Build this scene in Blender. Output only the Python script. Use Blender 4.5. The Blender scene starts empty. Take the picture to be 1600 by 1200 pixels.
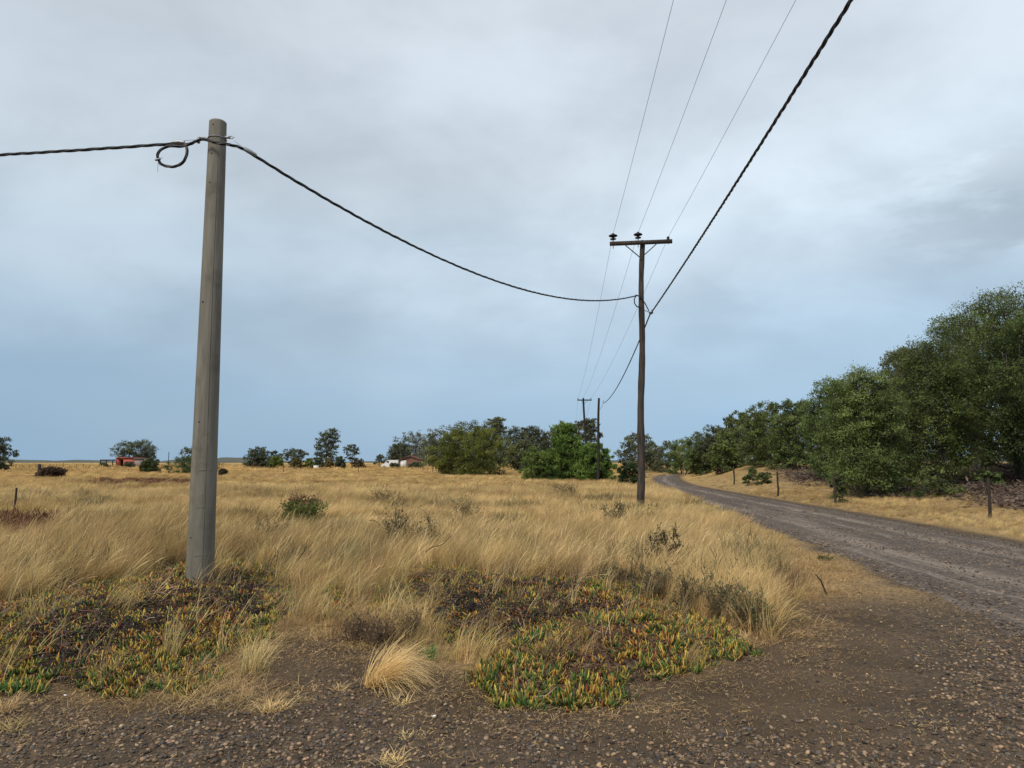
import bpy, math, random
import numpy as np
from mathutils import Vector, Matrix, Euler

# ------------------------------------------------------------------ camera, sky, sun, exposure
S = bpy.context.scene
COL = S.collection
F = 1108.0
CAM_H = 1.65
PITCH = math.atan(122.0 / F)

cam_d = bpy.data.cameras.new('camera')
cam = bpy.data.objects.new('camera', cam_d)
COL.objects.link(cam)
cam.location = (0, 0, CAM_H)
cam.rotation_euler = (math.radians(90) + PITCH, 0, 0)
cam_d.sensor_width = 36.0
cam_d.lens = 36.0 * F / 1600.0
cam_d.clip_start = 0.05
cam_d.clip_end = 20000
S.camera = cam

SUN_ELEV, SUN_ROT = math.radians(48), math.radians(215)   # high, behind the camera's left shoulder
W = bpy.data.worlds.new('World')
S.world = W
W.use_nodes = True
wt = W.node_tree
for n in list(wt.nodes):
    wt.nodes.remove(n)
class NT:
    """small helper to write node trees"""
    def __init__(self, t): self.t = t
    def n(self, typ, ins=None, **kw):
        nd = self.t.nodes.new(typ)
        for k, v in kw.items(): setattr(nd, k, v)
        for k, v in (ins or {}).items():
            if isinstance(v, bpy.types.NodeSocket): self.t.links.new(v, nd.inputs[k])
            else: nd.inputs[k].default_value = v
        return nd
    def math(self, op, a, b=None, c=None, clamp=False):
        ins = {0: a}
        if b is not None: ins[1] = b
        if c is not None: ins[2] = c
        return self.n('ShaderNodeMath', ins, operation=op, use_clamp=clamp).outputs[0]
    def mix(self, f, a, b, blend='MIX'):
        nd = self.t.nodes.new('ShaderNodeMix'); nd.data_type = 'RGBA'; nd.blend_type = blend
        for s, v in ((nd.inputs[0], f), (nd.inputs[6], a), (nd.inputs[7], b)):
            if isinstance(v, bpy.types.NodeSocket): self.t.links.new(v, s)
            else: s.default_value = v if not isinstance(v, tuple) or len(v) == 4 else v + (1,)
        return nd.outputs[2]
    def ramp(self, f, stops, interp='LINEAR'):
        nd = self.t.nodes.new('ShaderNodeValToRGB'); cr = nd.color_ramp; cr.interpolation = interp
        while len(cr.elements) < len(stops): cr.elements.new(0.5)
        for e, (p, c) in zip(cr.elements, stops):
            e.position = p
            e.color = (c, c, c, 1) if isinstance(c, (int, float)) else (c if len(c) == 4 else tuple(c) + (1,))
        self.t.links.new(f, nd.inputs[0]); return nd.outputs[0]
    def noise(self, vec, scale, detail=4, rough=0.55, dist=0.0):
        return self.n('ShaderNodeTexNoise', {'Vector': vec, 'Scale': scale, 'Detail': detail, 'Roughness': rough, 'Distortion': dist}).outputs['Fac']
    def mapr(self, v, a, b, c=0.0, d=1.0):
        return self.n('ShaderNodeMapRange', {'Value': v, 'From Min': a, 'From Max': b, 'To Min': c, 'To Max': d}, interpolation_type='SMOOTHSTEP').outputs[0]
w = NT(wt)
sky = w.n('ShaderNodeTexSky', sky_type='NISHITA', sun_disc=False, sun_elevation=SUN_ELEV, sun_rotation=SUN_ROT)
gen = w.n('ShaderNodeTexCoord').outputs['Generated']
sx = w.n('ShaderNodeSeparateXYZ', {0: gen})
zz = sx.outputs['Z']
zc = w.math('MAXIMUM', zz, 0.0)
den = w.math('ADD', zc, 0.42)
flat = w.n('ShaderNodeCombineXYZ', {0: w.math('DIVIDE', sx.outputs['X'], den), 1: w.math('DIVIDE', sx.outputs['Y'], den), 2: 0.0}).outputs[0]
n1 = w.noise(flat, 0.9, 3, 0.5, 0.3)          # broad cloud masses
flat2 = w.n('ShaderNodeMapping', {'Vector': flat, 'Location': (3.1, 1.7, 0.4), 'Scale': (1.0, 1.25, 1.0)}).outputs[0]
n2 = w.noise(flat2, 2.3, 7, 0.55, 0.25)          # rolls in the cloud base
hz = w.noise(w.n('ShaderNodeMapping', {'Vector': gen, 'Scale': (1.2, 1.2, 4.5)}).outputs[0], 1.6, 4, 0.5)
lift = w.math('ADD', zc, w.math('MULTIPLY_ADD', n1, 0.26, -0.13))
lift = w.math('ADD', lift, w.math('MULTIPLY_ADD', hz, 0.16, -0.08))
cloud = w.ramp(lift, [(0.0, (0.285, 0.425, 0.575)), (0.085, (0.320, 0.460, 0.605)), (0.20, (0.415, 0.530, 0.640)),
                      (0.33, (0.535, 0.625, 0.705)), (0.48, (0.535, 0.602, 0.672)), (0.72, (0.550, 0.602, 0.662)), (1.0, (0.80, 0.81, 0.83))])
tone = w.mapr(n2, 0.30, 0.70, 0.90, 1.10)
tone = w.math('MULTIPLY', tone, w.mapr(n1, 0.32, 0.68, 0.92, 1.07))
tone = w.math('ADD', w.math('MULTIPLY', w.math('SUBTRACT', tone, 1.0), w.mapr(zz, 0.02, 0.22)), 1.0)
# the cloud thins towards the right half of the sky
bright = w.mapr(sx.outputs['X'], -0.75, 0.75, 0.86, 1.07)
tone = w.math('MULTIPLY', tone, bright)
# a darker cloud bank low on the right
dirn = w.n('ShaderNodeVectorMath', {0: w.n('ShaderNodeMapping', {'Vector': gen, 'Scale': (0.62, 0.62, 1.9)}).outputs[0], 1: (0.385, 0.455, 0.555)}, operation='DISTANCE').outputs['Value']
bank = w.math('MULTIPLY', w.mapr(dirn, 0.20, 0.04), w.mapr(w.noise(w.n('ShaderNodeMapping', {'Vector': gen, 'Scale': (3, 3, 9)}).outputs[0], 1.6, 5, 0.6), 0.42, 0.60))
tone = w.math('MULTIPLY', tone, w.math('MULTIPLY_ADD', bank, -0.26, 1.0))
tv = w.n('ShaderNodeCombineXYZ', {0: tone, 1: tone, 2: tone}).outputs[0]
cloud = w.mix(1.0, cloud, tv, 'MULTIPLY')
nis = w.n('ShaderNodeVectorMath', {0: sky.outputs[0], 1: (0.10, 0.10, 0.10)}, operation='MULTIPLY').outputs[0]
skyc = w.mix(w.mapr(n2, 0.25, 0.75, 0.90, 1.0), nis, cloud)
bg = w.n('ShaderNodeBackground', {'Color': skyc, 'Strength': 1.0})
w.n('ShaderNodeOutputWorld', {'Surface': bg.outputs[0]})

sun_d = bpy.data.lights.new('sun', 'SUN')
sun = bpy.data.objects.new('sun', sun_d)
COL.objects.link(sun)
sun_d.energy = 2.8
sun_d.angle = math.radians(18)
sun_d.color = (1.0, 0.93, 0.80)
sdir = Vector((math.sin(SUN_ROT) * math.cos(SUN_ELEV), math.cos(SUN_ROT) * math.cos(SUN_ELEV), math.sin(SUN_ELEV)))
sun.rotation_euler = sdir.to_track_quat('Z', 'Y').to_euler()
sun.location = sdir * 60

S.view_settings.view_transform = 'Standard'
S.view_settings.look = 'None'
S.view_settings.gamma = 1
S.view_settings.use_curve_mapping = False
S.view_settings.exposure = 0.29
S.render.engine = 'CYCLES'
S.cycles.max_bounces = 6
S.cycles.diffuse_bounces = 3
S.cycles.transmission_bounces = 4
S.cycles.transparent_max_bounces = 8
S.cycles.use_denoising = True
S.cycles.use_adaptive_sampling = False
S.render.film_transparent = False

rng = np.random.default_rng(7)
R = math.radians

# ------------------------------------------------------------------ helpers
def ray(px, py):
    u, v = (px - 800) / F, (600 - py) / F
    return np.array([u, math.cos(PITCH) - v * math.sin(PITCH), math.sin(PITCH) + v * math.cos(PITCH)])
def G(px, py, z=0.0):
    """point of the level z that the photo shows there"""
    d = ray(px, py); t = (z - CAM_H) / d[2]
    return np.array([d[0] * t, d[1] * t, z])
def P(px, py, Y):
    d = ray(px, py); t = Y / d[1]
    return np.array([d[0] * t, Y, CAM_H + d[2] * t])

def _hash(ix, iy, seed):
    h = (ix.astype(np.int64) * 374761393 + iy.astype(np.int64) * 668265263 + seed * 974634777) & 0xFFFFFFFF
    h = ((h ^ (h >> 13)) * 1274126177) & 0xFFFFFFFF
    return ((h ^ (h >> 16)) & 0xFFFFFF) / float(0xFFFFFF)
def vnoise(x, y, seed=0):
    x = np.asarray(x, float); y = np.asarray(y, float)
    ix, iy = np.floor(x), np.floor(y); fx, fy = x - ix, y - iy
    fx = fx * fx * (3 - 2 * fx); fy = fy * fy * (3 - 2 * fy)
    a, b = _hash(ix, iy, seed), _hash(ix + 1, iy, seed)
    c, d = _hash(ix, iy + 1, seed), _hash(ix + 1, iy + 1, seed)
    return (a * (1 - fx) + b * fx) * (1 - fy) + (c * (1 - fx) + d * fx) * fy
def fbm(x, y, sc, seed=0, octv=4):
    s, a, t = 0, 0.5, 0
    for o in range(octv):
        s = s + a * vnoise(np.asarray(x) * sc + 17.3 * o, np.asarray(y) * sc - 9.1 * o, seed + o); t += a; a *= 0.5; sc *= 2.03
    return s / t
def sstep(a, b, x):
    t = np.clip((np.asarray(x, float) - a) / (b - a), 0, 1); return t * t * (3 - 2 * t)
def inpoly(x, y, poly):
    x = np.asarray(x); y = np.asarray(y); r = np.zeros(x.shape, bool); n = len(poly)
    for i in range(n):
        x0, y0 = poly[i][:2]; x1, y1 = poly[(i + 1) % n][:2]
        c = ((y0 > y) != (y1 > y)) & (x < (x1 - x0) * (y - y0) / (y1 - y0 + 1e-12) + x0); r ^= c
    return r
def dpoly(x, y, poly):
    """signed distance, positive inside"""
    x = np.asarray(x, float); y = np.asarray(y, float); d = np.full(x.shape, 1e9); n = len(poly)
    for i in range(n):
        x0, y0 = poly[i][:2]; x1, y1 = poly[(i + 1) % n][:2]
        dx, dy = x1 - x0, y1 - y0; t = np.clip(((x - x0) * dx + (y - y0) * dy) / (dx * dx + dy * dy + 1e-12), 0, 1)
        d = np.minimum(d, np.hypot(x - x0 - t * dx, y - y0 - t * dy))
    return np.where(inpoly(x, y, poly), d, -d)

def tag(o, label=None, cat=None, group=None, kind=None):
    if label: o['label'] = label
    if cat: o['category'] = cat
    if group: o['group'] = group
    if kind: o['kind'] = kind
    return o
def empty(name, loc, label, cat, group=None, rz=0.0):
    o = bpy.data.objects.new(name, None); COL.objects.link(o)
    o.location = loc; o.rotation_euler = (0, 0, rz); o.empty_display_size = 0.2
    return tag(o, label, cat, group)
def link(name, me, parent=None, loc=None):
    o = bpy.data.objects.new(name, me); COL.objects.link(o)
    if parent is not None: o.parent = parent
    if loc is not None: o.location = loc
    return o

class MB:
    """collects faces (with a colour per face) and makes one mesh"""
    def __init__(self): self.v = []; self.f4 = []; self.f3 = []; self.c4 = []; self.c3 = []; self.n = 0
    def add(self, v, f, col=(1, 1, 1)):
        v = np.asarray(v, float).reshape(-1, 3); f = np.asarray(f, int)
        col = np.asarray(col, float)
        if col.ndim == 1: col = np.tile(col[:3], (len(f), 1))
        (self.f4 if f.shape[1] == 4 else self.f3).append(f + self.n)
        (self.c4 if f.shape[1] == 4 else self.c3).append(col)
        self.v.append(v); self.n += len(v); return self
    def box(self, c, s, rz=0.0, col=(1, 1, 1)):
        x, y, z = [q / 2 for q in s]
        v = np.array([[-x, -y, -z], [x, -y, -z], [x, y, -z], [-x, y, -z], [-x, -y, z], [x, -y, z], [x, y, z], [-x, y, z]])
        if rz: v = v @ np.array([[math.cos(rz), math.sin(rz), 0], [-math.sin(rz), math.cos(rz), 0], [0, 0, 1]])
        return self.add(v + np.asarray(c), [[0, 3, 2, 1], [4, 5, 6, 7], [0, 1, 5, 4], [1, 2, 6, 5], [2, 3, 7, 6], [3, 0, 4, 7]], col)
    def tube(self, pts, rad, k=8, col=(1, 1, 1), cap=True):
        pts = np.asarray(pts, float); n = len(pts); rad = np.broadcast_to(np.asarray(rad, float), (n,))
        t = np.gradient(pts, axis=0); t /= np.linalg.norm(t, axis=1)[:, None] + 1e-12
        up = np.array([0, 0, 1.0]) if abs(t[0][2]) < 0.9 else np.array([1.0, 0, 0])
        a = np.cross(t[0], up); a /= np.linalg.norm(a); A = [a]
        for i in range(1, n):
            a = A[-1] - t[i] * np.dot(A[-1], t[i]); a /= np.linalg.norm(a) + 1e-12; A.append(a)
        A = np.array(A); B = np.cross(t, A)
        th = np.arange(k) * 2 * math.pi / k
        v = pts[:, None] + rad[:, None, None] * (np.cos(th)[None, :, None] * A[:, None] + np.sin(th)[None, :, None] * B[:, None])
        i = np.arange(n - 1)[:, None] * k; j = np.arange(k)[None]; j2 = (j + 1) % k
        f = np.stack([i + j, i + j2, i + k + j2, i + k + j], -1).reshape(-1, 4)
        self.add(v.reshape(-1, 3), f, col)
        if cap:
            for e, idx in ((0, np.arange(k)[::-1]), (n - 1, np.arange(k))):
                vv = np.vstack([v[e][idx], pts[e][None]])
                self.add(vv, [[q, (q + 1) % k, k] for q in range(k)], col)
        return self
    def lathe(self, prof, c=(0, 0, 0), k=20, col=(1, 1, 1)):
        """prof: (radius, height) pairs"""
        c = np.asarray(c, float)
        return self.tube([[c[0], c[1], c[2] + h] for r, h in prof], [max(r, 1e-4) for r, h in prof], k, col)
    def mesh(self, name, mat, smooth=False):
        me = bpy.data.meshes.new(name)
        v = np.vstack(self.v); me.vertices.add(len(v)); me.vertices.foreach_set('co', v.astype(np.float32).ravel())
        f4 = np.vstack(self.f4) if self.f4 else np.zeros((0, 4), int); f3 = np.vstack(self.f3) if self.f3 else np.zeros((0, 3), int)
        loops = np.concatenate([f4.ravel(), f3.ravel()]); nf = len(f4) + len(f3)
        me.loops.add(len(loops)); me.loops.foreach_set('vertex_index', loops.astype(np.int32))
        st = np.concatenate([np.arange(len(f4)) * 4, len(f4) * 4 + np.arange(len(f3)) * 3])
        me.polygons.add(nf); me.polygons.foreach_set('loop_start', st.astype(np.int32))
        if smooth: me.polygons.foreach_set('use_smooth', np.ones(nf, bool))
        me.update(calc_edges=True)
        c = np.vstack(([np.vstack(self.c4)] if self.c4 else []) + ([np.vstack(self.c3)] if self.c3 else []))
        at = me.attributes.new('col', 'FLOAT_COLOR', 'FACE')
        at.data.foreach_set('color', np.hstack([c, np.ones((nf, 1))]).astype(np.float32).ravel())
        me.materials.append(mat); return me
    def build(self, name, mat, parent=None, smooth=False, loc=None):
        return link(name, self.mesh(name, mat, smooth), parent, loc)

# ------------------------------------------------------------------ materials
def new_mat(name):
    m = bpy.data.materials.new(name); m.use_nodes = True
    for n in list(m.node_tree.nodes): m.node_tree.nodes.remove(n)
    return m, NT(m.node_tree)
def finish(t, col, rough=0.8, bump=None, bstr=0.3, bdist=0.02, spec=0.3, metal=0.0):
    ins = {'Base Color': col, 'Roughness': rough, 'Specular IOR Level': spec, 'Metallic': metal}
    b = t.n('ShaderNodeBsdfPrincipled', ins)
    if bump is not None:
        t.t.links.new(t.n('ShaderNodeBump', {'Height': bump, 'Strength': bstr, 'Distance': bdist}).outputs[0], b.inputs['Normal'])
    t.n('ShaderNodeOutputMaterial', {'Surface': b.outputs[0]}); return b
def veg_mat(name, jitter=0.30, trans=0.35, patch=None, rough=0.7):
    """vegetation: the colour of each face, varied from plant to plant and from place to place"""
    m, t = new_mat(name)
    c = t.n('ShaderNodeAttribute', attribute_name='col').outputs['Color']
    rnd = t.n('ShaderNodeObjectInfo').outputs['Random']
    val = t.mapr(rnd, 0, 1, 1 - jitter, 1 + jitter)
    if patch:
        pos = t.n('ShaderNodeNewGeometry').outputs['Position']
        pn = t.noise(t.n('ShaderNodeMapping', {'Vector': pos, 'Scale': (1, 1, 0)}).outputs[0], patch[0], 4, 0.6)
        c = t.mix(t.mapr(pn, 0.40, 0.66), c, t.mix(1.0, c, patch[1], 'MULTIPLY'))
        pn2 = t.noise(t.n('ShaderNodeMapping', {'Vector': pos, 'Scale': (1, 1, 0)}).outputs[0], patch[0] * 5.3, 3, 0.6)
        val = t.math('MULTIPLY', val, t.mapr(pn2, 0.3, 0.7, 0.80, 1.16))
    hs = t.n('ShaderNodeHueSaturation', {'Color': c, 'Value': val, 'Hue': t.mapr(t.math('FRACT', t.math('MULTIPLY', rnd, 7.31)), 0, 1, 0.488, 0.512)})
    c = hs.outputs[0]
    d = t.n('ShaderNodeBsdfPrincipled', {'Base Color': c, 'Roughness': rough, 'Specular IOR Level': 0.25})
    tr = t.n('ShaderNodeBsdfTranslucent', {'Color': c})
    mx = t.n('ShaderNodeMixShader', {0: trans, 1: d.outputs[0], 2: tr.outputs[0]})
    t.n('ShaderNodeOutputMaterial', {'Surface': mx.outputs[0]}); return m
M = {}
M['grass'] = veg_mat('dry_grass', 0.34, 0.35, (0.20, (0.60, 0.56, 0.50)))
M['straw'] = veg_mat('straw', 0.30, 0.30)
M['leaf'] = veg_mat('leaf', 0.10, 0.42, (0.55, (0.78, 0.86, 0.72)), 0.55)
M['shrub'] = veg_mat('shrub', 0.2, 0.25)
M['succulent'] = veg_mat('succulent', 0.22, 0.12, None, 0.42)
M['stone'] = veg_mat('stone', 0.45, 0.0, None, 0.75)

def bark(name, a, b, sc=9.0):
    m, t = new_mat(name)
    pos = t.n('ShaderNodeTexCoord').outputs['Object']
    v = t.n('ShaderNodeMapping', {'Vector': pos, 'Scale': (1, 1, 0.14)}).outputs[0]
    n = t.noise(v, sc, 6, 0.65, 0.3)
    finish(t, t.mix(t.mapr(n, 0.32, 0.68), a, b), 0.9, n, 0.6, 0.03, 0.15); return m
M['bark'] = bark('bark', (0.040, 0.032, 0.026), (0.135, 0.115, 0.095))
M['pale_bark'] = bark('pale_bark', (0.10, 0.085, 0.07), (0.26, 0.235, 0.21))
M['twig'] = bark('twig', (0.05, 0.04, 0.03), (0.13, 0.105, 0.075))

# weathered pole timber with long checks
m, t = new_mat('pole_timber')
pos = t.n('ShaderNodeTexCoord').outputs['Object']
g1 = t.noise(t.n('ShaderNodeMapping', {'Vector': pos, 'Scale': (1, 1, 0.035)}).outputs[0], 38, 5, 0.6, 0.2)
g2 = t.noise(pos, 2.2, 4, 0.6)
c = t.mix(t.mapr(g1, 0.33, 0.66), (0.020, 0.016, 0.014), (0.080, 0.063, 0.054))
c = t.mix(t.mapr(g2, 0.4, 0.7, 0.0, 0.5), c, (0.060, 0.054, 0.050))
finish(t, c, 0.9, g1, 0.8, 0.02, 0.15); M['timber'] = m
m, t = new_mat('creosoted_timber')
g1 = t.noise(t.n('ShaderNodeMapping', {'Vector': t.n('ShaderNodeTexCoord').outputs['Object'], 'Scale': (1, 1, 0.05)}).outputs[0], 30, 4, 0.6)
finish(t, t.mix(g1, (0.008, 0.008, 0.009), (0.040, 0.035, 0.033)), 0.85, g1, 0.4, 0.02, 0.2); M['dark_timber'] = m
m, t = new_mat('grey_post')
g1 = t.noise(t.n('ShaderNodeMapping', {'Vector': t.n('ShaderNodeTexCoord').outputs['Object'], 'Scale': (1, 1, 0.1)}).outputs[0], 30, 4, 0.6)
finish(t, t.mix(g1, (0.015, 0.012, 0.010), (0.070, 0.054, 0.042)), 0.9, g1, 0.5, 0.02, 0.15); M['post'] = m

# cast concrete: streaks, pores, form marks
m, t = new_mat('concrete')
pos = t.n('ShaderNodeTexCoord').outputs['Object']
st = t.noise(t.n('ShaderNodeMapping', {'Vector': pos, 'Scale': (1, 1, 0.09)}).outputs[0], 14, 6, 0.62, 0.4)
bl = t.noise(pos, 3.0, 6, 0.65)
po = t.noise(pos, 90, 3, 0.6)
c = t.mix(t.mapr(st, 0.12, 0.88), (0.100, 0.090, 0.073), (0.215, 0.196, 0.164))
c = t.mix(t.mapr(bl, 0.48, 0.72, 0, 0.55), c, (0.078, 0.069, 0.053))
z = t.n('ShaderNodeSeparateXYZ', {0: pos}).outputs['Z']
c = t.mix(t.math('MULTIPLY', t.mapr(z, 2.0, 0.0), t.mapr(bl, 0.3, 0.6, 0.2, 0.7)), c, (0.110, 0.102, 0.076))
pore = t.mapr(po, 0.70, 0.78)
c = t.mix(t.math('MULTIPLY', pore, 0.6), c, (0.05, 0.045, 0.04))
h = t.math('ADD', t.math('MULTIPLY', st, 0.5), t.math('MULTIPLY', po, 0.3))
finish(t, c, 0.88, h, 0.35, 0.01, 0.25); M['concrete'] = m

def plain(name, col, rough=0.6, var=0.25, metal=0.0, spec=0.4, sc=6.0):
    m, t = new_mat(name)
    n = t.noise(t.n('ShaderNodeTexCoord').outputs['Object'], sc, 5, 0.6)
    lo = tuple(max(0, q * (1 - var)) for q in col); hi = tuple(min(1, q * (1 + var)) for q in col)
    finish(t, t.mix(n, lo, hi), rough, n, 0.15, 0.01, spec, metal); return m
M['cable'] = plain('cable_rubber', (0.012, 0.013, 0.016), 0.5, 0.3)
M['wire'] = plain('bare_wire', (0.20, 0.205, 0.21), 0.55, 0.2, 0.6)
M['steel'] = plain('galvanised_steel', (0.24, 0.25, 0.27), 0.5, 0.3, 0.7)
M['rust'] = plain('dark_steel', (0.05, 0.045, 0.045), 0.7, 0.4, 0.3)
M['porcelain'] = plain('dark_porcelain', (0.015, 0.013, 0.016), 0.25, 0.2)
M['painted_dark'] = plain('painted_dark', (0.006, 0.006, 0.006), 0.9, 0.1)  # near-black for painted shade in holes and doorway, and for the seam
M['red_wall'] = plain('red_wall', (0.34, 0.085, 0.06), 0.85, 0.25, sc=1.5)
M['grey_wall'] = plain('grey_render', (0.20, 0.17, 0.165), 0.9, 0.2, sc=1.5)
M['brick_wall'] = plain('brown_wall', (0.17, 0.085, 0.065), 0.9, 0.25, sc=1.5)
M['roof'] = plain('brown_roof', (0.10, 0.050, 0.042), 0.85, 0.25, sc=2)
M['white'] = plain('white_paint', (0.58, 0.59, 0.60), 0.45, 0.06)
M['glass'] = plain('dark_glass', (0.03, 0.04, 0.05), 0.12, 0.1, spec=0.6)
M['rubber'] = plain('tyre_rubber', (0.015, 0.015, 0.016), 0.8, 0.2)

# ------------------------------------------------------------------ layout of the ground
def gp(lst, z=0.0): return [tuple(G(a, b, z)[:2]) for a, b in lst]
VEG_FRONT = gp([(-500, 1080), (-150, 1075), (0, 1072), (60, 1066), (100, 1056), (150, 1086), (190, 1086), (250, 1070), (290, 1064), (340, 1046), (360, 1022), (420, 1000), (470, 985),
                (530, 992), (600, 1006), (680, 1030), (745, 1052), (790, 1086), (845, 1086), (925, 1088), (965, 1064), (1060, 1050), (1100, 1024), (1160, 1010), (1200, 985),
                (1222, 950), (1242, 920), (1246, 890), (1222, 862), (1190, 836), (1150, 812), (1105, 790), (1060, 768), (1022, 757)])
VEG = VEG_FRONT + [(14.5, 75), (22, 140), (22, 900), (-900, 900), (-900, 6)]
ICE_L = gp([(-420, 1078), (-150, 1070), (0, 1066), (60, 1062), (100, 1040), (130, 1058), (150, 1088), (188, 1086), (245, 1066), (285, 1072), (338, 1048), (345, 1022), (400, 985), (450, 960), (452, 925),
            (440, 885), (380, 872), (300, 880), (235, 884), (195, 905), (100, 912), (0, 940), (-300, 950)], 0.08)
ICE_R = gp([(628, 888), (680, 880), (760, 892), (840, 905), (930, 902), (1005, 912), (1045, 940), (1100, 960), (1158, 984), (1158, 1008), (1095, 1022), (1062, 1046), (970, 1062), (935, 1086), (900, 1082),
            (870, 1066), (842, 1086), (780, 1086), (748, 1046), (768, 1012), (690, 990), (640, 965), (615, 925)], 0.08)
ICE_M = gp([(440, 870), (520, 872), (640, 890), (640, 950), (560, 960), (450, 950)], 0.08)
DEAD = [gp([(250, 908), (330, 900), (450, 912), (440, 950), (330, 958), (250, 948)], 0.1), gp([(110, 950), (270, 950), (265, 1000), (140, 1020), (95, 990)], 0.1),
        gp([(660, 895), (760, 905), (905, 930), (900, 980), (800, 990), (700, 975), (650, 935)], 0.1), gp([(60, 1015), (150, 1015), (145, 1055), (70, 1055)], 0.05)]
RED = [gp([(-60, 806), (110, 806), (100, 832), (-60, 838)], 0.1), gp([(135, 748), (310, 748), (310, 759), (150, 760)], 0.1)]

ROAD_L = np.array([(-6, 0.5), (0, 2.2), (4, 3.6), (6.8, 4.75), (9, 5.1), (12.3, 5.65), (16, 6.1), (19.5, 6.45), (24, 6.85), (30, 7.6), (36, 8.35), (44, 9.4), (52, 10.6), (62, 12.3), (75, 14.9), (90, 18.5), (110, 24)])
ROAD_R = np.array([(-6, 9.9), (0, 9.9), (8, 10.0), (14, 10.25), (19, 10.7), (24, 11.05), (32, 11.45), (42, 12.0), (52, 12.9), (62, 14.6), (75, 17.4), (90, 21.2), (110, 27)])
def road_l(y): return np.interp(y, ROAD_L[:, 0], ROAD_L[:, 1])
def road_r(y): return np.interp(y, ROAD_R[:, 0], ROAD_R[:, 1])

def terrain(x, y):
    x = np.asarray(x, float); y = np.asarray(y, float)
    near = np.clip((y - 9) / 30, 0, 1)
    z = (fbm(x, y, 0.09, 3) - 0.5) * 0.35 * near * sstep(0, 3, road_l(y) - x)
    z = z + (fbm(x, y, 0.6, 5) - 0.5) * 0.06 * sstep(-0.2, 1.0, road_l(y) - x) * sstep(5.5, 8, y)
    z = z + (fbm(x, y, 2.2, 11) - 0.5) * 0.045 + (fbm(x, y, 6.0, 13, 4) - 0.5) * 0.034
    # mats lie on low swells
    for pl in (ICE_L, ICE_R):
        m = (y < 20) & (y > 3)
        d = np.zeros_like(z); d[m] = dpoly(x[m], y[m], pl); z = z + (0.15 + 0.16 * (fbm(x, y, 1.9, 15, 3) - 0.5)) * sstep(0.0, 0.9, d) * m
    # bank beyond the road's far edge
    e = x - road_r(y)
    b = 0.10 * sstep(0.6, 2.5, e) + 0.32 * sstep(3.0, 7.0, e) + 0.75 * sstep(6.5, 18, e)
    far = sstep(33, 62, y)
    b = b * (1 - far) + far * (0.15 * sstep(0.3, 2.0, e) + 1.25 * sstep(1.2, 6.5, e) + 0.15 * sstep(6, 20, e))
    b = b * (1 - 0.6 * sstep(90, 140, y)) * (1 - sstep(160, 300, np.hypot(x, y)))
    b = b + 0.16 * (fbm(x, y, 0.5, 21) - 0.5) * sstep(2.5, 5, e) * (1 - sstep(60, 90, y))
    return z + b
def tz(x, y): return float(terrain(np.array([x]), np.array([y]))[0])
def GT(px, py):
    """the point of the ground that the photo shows there"""
    d = ray(px, py); t = np.geomspace(2.0, 260, 1500); q = np.array([0, 0, CAM_H]) + t[:, None] * d
    i = int(np.argmax(q[:, 2] < terrain(q[:, 0], q[:, 1])));
    if i == 0: i = len(t) - 1
    return q[i]
def onto(p): return np.array([p[0], p[1], tz(p[0], p[1])])

def axis(lo, hi, a, b, step, grow):
    c = list(np.arange(a, b + 1e-6, step)); s = step; q = c[-1]
    while q < hi: s *= grow; q += s; c.append(q)
    s = step; q = c[0]; pre = []
    while q > lo: s *= grow; q -= s; pre.append(q)
    return np.array(pre[::-1] + c)
gx = axis(-5000, 5000, -7.5, 8.5, 0.07, 1.045)
gy = axis(-60, 7000, 2.4, 12.0, 0.07, 1.04)
X, Y = np.meshgrid(gx, gy)
Z = terrain(X.ravel(), Y.ravel())
nx, ny = len(gx), len(gy)
ii = (np.arange(ny - 1)[:, None] * nx + np.arange(nx - 1)[None]).ravel()
mb = MB(); mb.add(np.stack([X.ravel(), Y.ravel(), Z], 1), np.stack([ii, ii + 1, ii + nx + 1, ii + nx], 1))

xf, yf = X.ravel(), Y.ravel()
vegd = np.full(xf.shape, -50.0); near = (np.hypot(xf, yf) < 160)
vegd[near] = dpoly(xf[near], yf[near], VEG); vegd[~near] = 50
e = xf - road_r(yf)
veg = np.maximum(sstep(-0.25, 0.35, vegd + (fbm(xf, yf, 1.6, 31) - 0.5) * 0.9), sstep(0.1, 0.7, e))
litter = sstep(4.6, 6.4, e + (fbm(xf, yf, 0.5, 33) - 0.5) * 3) * (1 - sstep(42, 56, yf)) * sstep(5, 12, yf)
red = np.zeros_like(xf)
for pl in RED:
    red[near] = np.maximum(red[near], sstep(-0.6, 0.8, dpoly(xf[near], yf[near], pl) + (fbm(xf[near], yf[near], 0.9, 35) - 0.5) * 1.5))
# verge of flattened straw between the tall grass and the road
lv = (road_l(yf) - xf)
verge = sstep(-0.2, 0.3, lv + (fbm(xf, yf, 1.2, 37) - 0.5) * 1.3) * sstep(7.8, 10, yf) * (1 - veg)

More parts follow.
